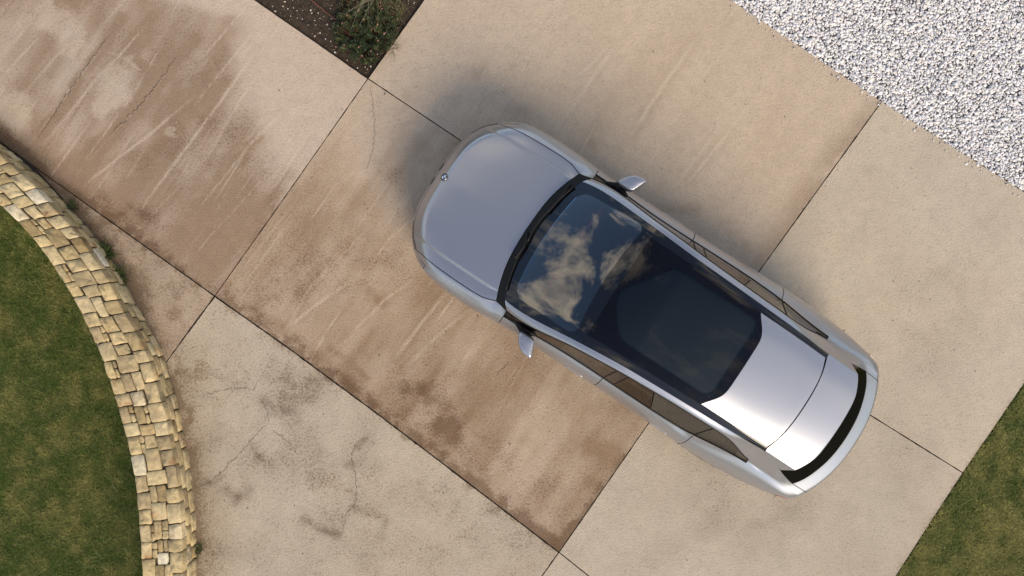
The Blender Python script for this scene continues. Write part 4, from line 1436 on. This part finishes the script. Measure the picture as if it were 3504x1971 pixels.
hood = panel('hood', ['hood'], M['paint'], .006)
fb = panel('front_bumper', ['front_bumper'], M['paint'])
panel('cowl_panel', ['cowl'], M['black_plastic'], .002)
for sd in 'LR':
    panel('fender', ['fender' + sd], M['paint'])
    d1 = panel('front_door', ['door_front' + sd], M['paint'])
    d2 = panel('rear_door', ['door_rear' + sd], M['paint'])
    panel('side_frame', ['side_frame' + sd], M['paint'])
    panel('sill', ['sill' + sd], M['black_plastic'], .001)
    panel('door_pillar', ['pillar' + sd], M['gloss_black'], .001)
    w1 = panel('side_window', ['window_front' + sd], M['side_glass'], .001, 0)
    w2 = panel('side_window', ['window_rear' + sd], M['side_glass'], .001, 0)
    w3 = panel('side_window', ['window_quarter' + sd], M['side_glass'], .001, 0)
    panel('roof_trim_strip', ['strip' + sd], M['gloss_black'], .001)
    panel('headlight', ['headlight' + sd], M['lamp_lens'])
    panel('taillight', ['taillight' + sd], M['red_lens'], .003, lift=.003)
    # black moulding along the foot of the side windows
    sy = -1 if sd == 'L' else 1
    for ch in chain(['window_front' + sd, 'pillar' + sd, 'window_rear' + sd], ['door_front' + sd, 'door_rear' + sd]):
        p = VC[ch] + VN[ch] * .002 - np.array([0, sy * .006, -.004])
        tube('belt_moulding', p, .0095, M['black_plastic'], car, 6)
    for ch in chain(['window_front' + sd, 'pillar' + sd, 'window_rear' + sd, 'window_quarter' + sd], ['side_frame' + sd]):
        p = VC[ch] + VN[ch] * .001
        tube('window_seal', p, .006, M['black_plastic'], car, 6)
    for wa, wb in (('window_front', 'pillar'), ('window_rear', 'pillar'), ('window_rear', 'window_quarter')):
        for ch in chain([wa + sd], [wb + sd]):
            tube('window_seal', VC[ch] + VN[ch] * .001, .006, M['black_plastic'], car, 6)
    # flush handles: slim bars on the door skins
    vy = sy
    for (u0, u1, dd) in ((2.03, 2.25, d1), (3.05, 3.27, d2)):
        us = np.linspace(u0, u1, 8)
        pts = []
        for u in us:
            m = np.argmin((VC[:, 0] - (u - UC)) ** 2 + (VC[:, 2] - .80) ** 2 + (VC[:, 1] * vy < 0) * 9 + (np.abs(VC[:, 1]) < .7) * 9)
            pts.append((u - UC, VC[m, 1] + vy * .001, .80))
        tube('handle', np.array(pts), .0045, M['paint'], dd, 8)
ws = panel('windshield', ['windshield'], M['windshield'], .001, 0)
rg = panel('roof_glass', ['roof_glass'], M['roof_glass'], .001, 0)
panel('added_roof_backing', ['roof_glass'], simple_mat('added_roof_backing', (.15, .175, .175), .9), .001, 0, lift=-.035)  # sheet added under the glass to lighten its clear area; no real blind
panel('roof_panel', ['roof_panel'], M['paint'], .003)
rw = panel('rear_window', ['rear_window'], M['rear_glass'], .001, 0)
tg = panel('tailgate', ['tailgate'], M['paint'])
rb = panel('rear_bumper', ['rear_bumper'], M['paint'])
print('PANELS', PN)

# ---- spoiler over the rear window
sv = []; sf = []
cols_v = [.600, .530, .500, .36, .19, 0, -.19, -.36, -.500, -.530, -.600]
def sp_front(v):
    return np.interp(abs(v), [0, .19, .36, .49, .60], [3.980, 3.975, 3.955, 3.915, 3.93]) + .011
def sp_rear(v):
    a = abs(v); return 4.382 - .020 * (a / .38) ** 2 - (.055 * ((a - .36) / .14) if a > .36 else 0)
def sp_z(u, v):
    z0 = np.interp(abs(v), [0, .19, .36, .49, .53], [1.540, 1.536, 1.523, 1.497, 1.480])
    t = (u - 3.97) / .41
    return z0 - .052 * t - .014 * t * t
for r in range(7):
    for v in cols_v:
        a = abs(v); side = a > .55
        vv = v * (.545 / .6) if side else v
        f = [0, .33, .7, 1.0, 1.0, .75, .2][r]
        u = sp_front(v) * (1 - f) + sp_rear(v) * f
        z = sp_z(u, min(a, .5))
        if abs(a - .53) < .01: z -= .012
        if side:
            vv = math.copysign(.545 + .055 * f, v); z -= .05 + .085 * f; u -= .03 * f
        if r == 4: z -= .030; u -= .004
        if r == 5: z -= .045
        if r == 6: z -= .050
        if r >= 4 and side: z += .03
        sv.append((u - UC, -vv, z + .001))
for r in range(6):
    for c in range(10):
        k = r * 11 + c; sf.append((k, k + 1, k + 12, k + 11))
sp = mesh_obj('spoiler', sv, sf, M['paint'], car, True)
bmx = bmesh.new(); bmx.from_mesh(sp.data); bmesh.ops.recalc_face_normals(bmx, faces=bmx.faces)
cl = bmx.edges.layers.float.new('crease_edge'); bmx.verts.ensure_lookup_table()
for c in range(10):
    for r in (0, 3, 4):
        e = bmx.edges.get((bmx.verts[r * 11 + c], bmx.verts[r * 11 + c + 1]))
        if e: e[cl] = .8 if r else 1.0
for r in range(6):
    for c in (1, 2, 8, 9):
        e = bmx.edges.get((bmx.verts[r * 11 + c], bmx.verts[r * 11 + 11 + c]))
        if e: e[cl] = .5
up = sum(f.normal.z for f in bmx.faces if f.calc_center_median().z > 1.47)
if up < 0: bmesh.ops.reverse_faces(bmx, faces=bmx.faces)
bmx.to_mesh(sp.data); bmx.free()
md = sp.modifiers.new('s', 'SUBSURF'); md.levels = 2; md.render_levels = 3

# ---- door mirrors
for s in (1, -1):
    cap = bpy.data.meshes.new('mirror')
    out = [(1.455, .865), (1.475, .915), (1.535, .990), (1.605, 1.030), (1.695, 1.028), (1.700, 1.010), (1.640, .862), (1.600, .843), (1.490, .842)]
    ca_ = np.array(out); cc = ca_.mean(0)
    V = []; F = []
    prof = [(.86, .985), (.99, 1.005), (1.02, 1.045), (1.0, 1.080), (.88, 1.105), (.45, 1.116)]
    for f, z in prof:
        for (u, v) in out:
            V.append((cc[0] + (u - cc[0]) * f - UC, -s * (cc[1] + (v - cc[1]) * f), z))
    n = len(out)
    for r in range(len(prof) - 1):
        for k in range(n):
            F.append((r * n + k, r * n + (k + 1) % n, (r + 1) * n + (k + 1) % n, (r + 1) * n + k))
    F.append(tuple(range(n))); F.append(tuple((len(prof) - 1) * n + k for k in range(n)))
    mo = mesh_obj('door_mirror', V, F, M['paint'], car, True)
    bmx = bmesh.new(); bmx.from_mesh(mo.data); bmesh.ops.recalc_face_normals(bmx, faces=bmx.faces)
    cl = bmx.edges.layers.float.new('crease_edge'); bmx.verts.ensure_lookup_table()
    for r in range(len(prof)):
        for k in (4, 5, 6):
            e = bmx.edges.get((bmx.verts[r * n + k], bmx.verts[r * n + (k + 1) % n]))
            if e and 0 < r < 5: e[cl] = .6
    for r in range(len(prof) - 1):
        for k in (4, 5, 6, 7):
            e = bmx.edges.get((bmx.verts[r * n + k], bmx.verts[(r + 1) * n + k]))
            if e: e[cl] = .85
    bmx.to_mesh(mo.data); bmx.free()
    md = mo.modifiers.new('s', 'SUBSURF'); md.levels = 2; md.render_levels = 2
    # mirror glass at the back, black stalk to the door
    mesh_obj('mirror_glass', [(1.650 - UC, -s * .868, 1.01), (1.706 - UC, -s * 1.005, 1.01), (1.706 - UC, -s * 1.005, 1.08), (1.650 - UC, -s * .868, 1.08)], [(0, 1, 2, 3)], M['chrome'], mo)
    st = np.array([(1.30, .775, 1.015), (1.38, .800, 1.010), (1.46, .830, 1.008), (1.52, .870, 1.012)])
    tube('stalk', np.c_[st[:, 0] - UC, -s * st[:, 1], st[:, 2]], [.012, .022, .030, .032], M['black_plastic'], mo, 8)
    st = np.array([(1.46, .820, 1.000), (1.56, .825, 1.002), (1.63, .808, 1.004)])
    tube('stalk', np.c_[st[:, 0] - UC, -s * st[:, 1], st[:, 2]], [.026, .030, .010], M['black_plastic'], mo, 8)

# ---- wipers on the cowl
def wiper(pts, w):
    p = resample(np.array(pts), 16)
    return tube('wiper', np.c_[p[:, 0] - UC, -p[:, 1], p[:, 2]], w, M['black_plastic'], car, 6)
wiper([(1.135, -.60, 1.072), (1.075, -.35, 1.072), (1.035, -.05, 1.075), (1.055, .10, 1.08)], .011)
wiper([(1.045, .00, 1.070), (1.055, .25, 1.070), (1.105, .50, 1.068), (1.135, .60, 1.066)], .011)
wiper([(1.095, -.60, 1.045), (1.085, -.45, 1.075), (1.06, -.25, 1.080)], .014)
wiper([(1.005, .02, 1.04), (1.045, .12, 1.080), (1.042, .30, 1.080)], .014)

# ---- badge on the nose
m = np.argmin((VC[:, 0] - (.012 - UC)) ** 2 + VC[:, 1] ** 2 + (VC[:, 2] < .7) * 9)
bp, bn = VC[m], VN[m] / np.linalg.norm(VN[m])
bx_ = np.array([0, 1.0, 0]); bx_ -= bn * (bx_ @ bn); bx_ /= np.linalg.norm(bx_)   # to the car's right
by_ = np.cross(bn, bx_)                                                           # up on the badge
if by_[0] < 0: by_ = -by_
def badge_pts(arr, lift): return [(bp + bx_ * a + by_ * b + bn * lift) for a, b in arr]
def disc(name, r0, r1, a0, a1, lift, mat, parent, th=.004):
    n = max(4, int((a1 - a0) / .16))
    an = np.linspace(a0, a1, n + 1)
    o_ = [(r1 * math.cos(t), r1 * math.sin(t)) for t in an]; i_ = [(r0 * math.cos(t), r0 * math.sin(t)) for t in an]
    V = badge_pts(o_, lift) + badge_pts(i_, lift) + badge_pts(o_, lift - th)
    k = n + 1; F = []
    for q in range(n):
        F.append((q, q + 1, k + q + 1, k + q)); F.append((q, 2 * k + q, 2 * k + q + 1, q + 1))
    return mesh_obj(name, V, F, mat, parent)
RB = .041
badge = disc('badge', .0005, RB, 0, 2 * math.pi, .006, M['gloss_black'], car, .008)
disc('badge_rim', RB, RB * 1.025, 0, 2 * math.pi, .0075, M['chrome'], badge)
disc('badge_rim', RB * .60, RB * .62, 0, 2 * math.pi, .0080, M['chrome'], badge)
for q in range(4):
    disc('quadrant', 0.0003, RB * .60, q * math.pi / 2, (q + 1) * math.pi / 2, .0078, M['white_enamel'] if q % 2 == 0 else M['blue_enamel'], badge)
for ch, ang in (('B', 135), ('M', 90), ('W', 45)):
    cu = bpy.data.curves.new('letter', 'FONT'); cu.body = ch; cu.size = .0115; cu.align_x = 'CENTER'; cu.align_y = 'CENTER'; cu.extrude = .0004
    t_ = bpy.data.objects.new('letter', cu); COL.objects.link(t_)
    dg = bpy.context.evaluated_depsgraph_get()
    tm = bpy.data.meshes.new_from_object(t_.evaluated_get(dg)); bpy.data.objects.remove(t_)
    a = R(ang); rot = a - math.pi / 2
    Vt = []
    for v in tm.vertices:
        x, y = v.co.x, v.co.y
        xr, yr = x * math.cos(rot) - y * math.sin(rot), x * math.sin(rot) + y * math.cos(rot)
        xr += RB * .81 * math.cos(a); yr += RB * .81 * math.sin(a)
        Vt.append(bp + bx_ * xr + by_ * yr + bn * (.0085 + v.co.z))
    mesh_obj('letter', Vt, [tuple(p.vertices) for p in tm.polygons], M['white_enamel'], badge)

# ---- kidney grille: two slim upright frames standing a little proud of the nose
for s in (1, -1):
    V = []
    pts = []
    for (v, z) in [(.022, .66), (.035, .715), (.085, .728), (.140, .715), (.155, .66), (.150, .45), (.125, .36), (.05, .36), (.028, .44), (.022, .66)]:
        pts.append((-.088 + .05 * v - UC, s * v, z - .02))
    tube('grille_frame', resample(np.array(pts), 40), .011, M['gloss_black'], car, 6, True, False)
    P = np.array(pts[:-1]); c = P.mean(0)
    mesh_obj('grille', [tuple(c + np.array([.006, 0, 0]))] + [tuple(q + np.array([.006, 0, 0])) for q in P], [(0, k + 1, (k + 1) % 9 + 1) for k in range(9)], M['gloss_black'], car)
tube('lower_grille', np.array([(-.085 + .30 * (t * .62) ** 2 - UC - .012, t * .62, .33) for t in np.linspace(-1, 1, 15)]), .045, M['black_plastic'], car, 8)

# ---- rear plate recess + plate
mesh_obj('number_plate', [(4.846 - UC, -.26, .70), (4.846 - UC, .26, .70), (4.846 - UC, .26, .81), (4.846 - UC, -.26, .81)], [(0, 1, 2, 3)], M['plate'], tg)

# ---- wheels
def lathe(name, prof, n, mat, parent, loc=(0, 0, 0)):
    V = []; F = []
    for r, y in prof:
        for k in range(n):
            a = 2 * math.pi * k / n; V.append((r * math.cos(a), y, r * math.sin(a)))
    for i in range(len(prof) - 1):
        for k in range(n):
            F.append((i * n + k, i * n + (k + 1) % n, (i + 1) * n + (k + 1) % n, (i + 1) * n + k))
    o = mesh_obj(name, V, F, mat, parent, True); o.location = loc
    return o
for a in AX:
    for s in (1, -1):
        hub = (a - UC, s * .80, .355)
        w = lathe('wheel', [(.12, s * .02), (.235, s * .05), (.262, s * .085), (.262, -s * .09)], 40, M['alloy'], car, hub)
        lathe('tyre', [(.262, s * .095), (.285, s * .118), (.330, s * .118), (.352, s * .085), (.355, 0), (.352, -s * .085), (.330, -s * .118), (.262, -s * .09)], 40, M['rubber'], w)
        lathe('hub_cap', [(.001, s * .07), (.05, s * .07), (.07, s * .03)], 20, M['alloy'], w)
        for k in range(5):
            an = k * 2 * math.pi / 5
            d = np.array([math.cos(an), 0, math.sin(an)]); t_ = np.array([-math.sin(an), 0, math.cos(an)])
            V = []
            for r, wd, y in ((.05, .035, .065), (.25, .022, .085)):
                for q in (-1, 1):
                    V.append(d * r + t_ * wd * q + np.array([0, s * y, 0])); V.append(d * r + t_ * wd * q + np.array([0, s * (y - .03), 0]))
            mesh_obj('spoke', V, [(0, 2, 6, 4), (1, 5, 7, 3), (0, 4, 5, 1), (2, 3, 7, 6)], M['gloss_black'] if k % 2 else M['alloy'], w)
        th = np.linspace(-.12, math.pi + .12, 40)
        vy = np.interp(a, *VMAX)
        pts = []
        for t in th:
            u = a + (RW + .012) * math.cos(t); z = .355 + (RW + .012) * math.sin(t)
            mm = np.argmin((VC[:, 0] - (u - UC)) ** 2 + (VC[:, 2] - z) ** 2 + (VC[:, 1] * s < 0) * 9 + (np.abs(VC[:, 1]) < .6) * 9)
            pts.append((u - UC, VC[mm, 1] - s * .014, z))
        tube('arch_trim', np.array(pts), .014, M['black_plastic'], car, 6)
        # wheel housing
        V = []; F = []
        for t in th:
            for yy in (s * .60, s * .90):
                V.append((a - UC + (RW + .01) * math.cos(t), yy, .355 + (RW + .01) * math.sin(t)))
        for k in range(len(th) - 1): F.append((2 * k, 2 * k + 1, 2 * k + 3, 2 * k + 2))
        mesh_obj('wheel_housing', V, F, M['black_plastic'], car)

def box(name, c, s, mat, parent, bev=.02, rz=0, ry=0):
    bm = bmesh.new(); bmesh.ops.create_cube(bm, size=1)
    bmesh.ops.scale(bm, vec=s, verts=bm.verts)
    if bev: bmesh.ops.bevel(bm, geom=bm.edges[:], offset=bev, segments=3, affect='EDGES', profile=.5)
    me = bpy.data.meshes.new(name); bm.to_mesh(me); bm.free()
    me.polygons.foreach_set('use_smooth', np.ones(len(me.polygons), dtype=bool))
    o = link_mesh(name, me, mat, parent); o.location = c; o.rotation_euler = (0, ry, rz)
    return o

box('underbody', (2.40 - UC, 0, .27), (4.30, 1.30, .12), M['black_plastic'], car, .03)
box('cabin_floor', (2.75 - UC, 0, .42), (3.2, 1.36, .05), M['cabin'], car, .01)
# dashboard: follows the foot of the windscreen
us = np.linspace(-.66, .66, 15); V = []; F = []
for y in us:
    b = .17 * y * y
    for u, z in ((1.02 + b, .965), (1.22 + b, .985), (1.50 + b * .6, .985), (1.56 + b * .5, .93), (1.56 + b * .5, .5)):
        V.append((u - UC, y, z))
for k in range(14):
    for r in range(4): F.append((k * 5 + r, k * 5 + r + 1, k * 5 + 6 + r, k * 5 + 5 + r))
dash = mesh_obj('dashboard', V, F, M['cabin_grey'], car, True)
p = np.array([(1.165 + .17 * y * y - UC, y, 1.045) for y in np.linspace(-.62, .62, 30)])
tube('panoramic_display', p, .0035, M['screen'], dash, 6)
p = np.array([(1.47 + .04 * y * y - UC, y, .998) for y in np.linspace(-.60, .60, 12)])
tube('painted_reflection', p, .026, M['pink_reflection'], dash, 6)  # strip painted to imitate the display's pink reflection, not a trim piece
# seats
for s in (1, -1):
    for u0, nm in ((2.18, 'front_seat'), (3.05, 'rear_seat')):
        st = box(nm, (u0 - UC, s * .38, .60), (.52, .52, .20), M['cabin'], car, .06)
        box('backrest', (.34, 0, .34), (.16, .50, .66), M['cabin'], st, .06, ry=.28)
        box('headrest', (.47, 0, .72), (.11, .26, .20), M['cabin_grey'], st, .05, ry=.28)
    box('door_card', (2.5 - UC, s * .755, .74), (2.4, .06, .50), M['cabin_brown'], car, .02)
    box('window_ledge', (2.75 - UC, s * .735, .985), (1.8, .075, .02), M['cabin_brown'], car, .006)
# steering wheel (left-hand drive)
pts = [(1.74 + .055 * math.sin(t) - UC, .37 * -1 + .18 * math.cos(t), .93 + .17 * math.sin(t)) for t in np.linspace(0, 2 * math.pi, 33)]
sw = tube('steering_wheel', np.array(pts), .016, M['cabin_grey'], car, 8, True, False)
box('steering_hub', (1.745 - UC, -.37, .93), (.05, .16, .10), M['cabin'], sw, .02)
box('centre_screen', (1.545 - UC, .02, 1.00), (.015, .36, .20), M['gloss_black'], car, .004, ry=-.35)
# camera housing and inside mirror under the top of the glass
hv = [(1.70, .075), (1.70, -.075), (1.80, -.055), (1.86, -.10), (1.90, 0), (1.86, .10), (1.80, .055)]
V = []
for u, v in hv: V.append((u - UC, v, 1.405 + (u - 1.70) * .42 - .012))
for u, v in hv: V.append((u - UC, v, 1.36 + (u - 1.70) * .42 - .012))
n = len(hv)
mh = mesh_obj('camera_housing', V, [tuple(range(n)), tuple(range(2 * n - 1, n - 1, -1))] + [(k, k + n, (k + 1) % n + n, (k + 1) % n) for k in range(n)], M['cabin_grey'], car)
box('inside_mirror', (1.84 - UC, -.03, 1.37), (.03, .24, .07), M['gloss_black'], car, .012)
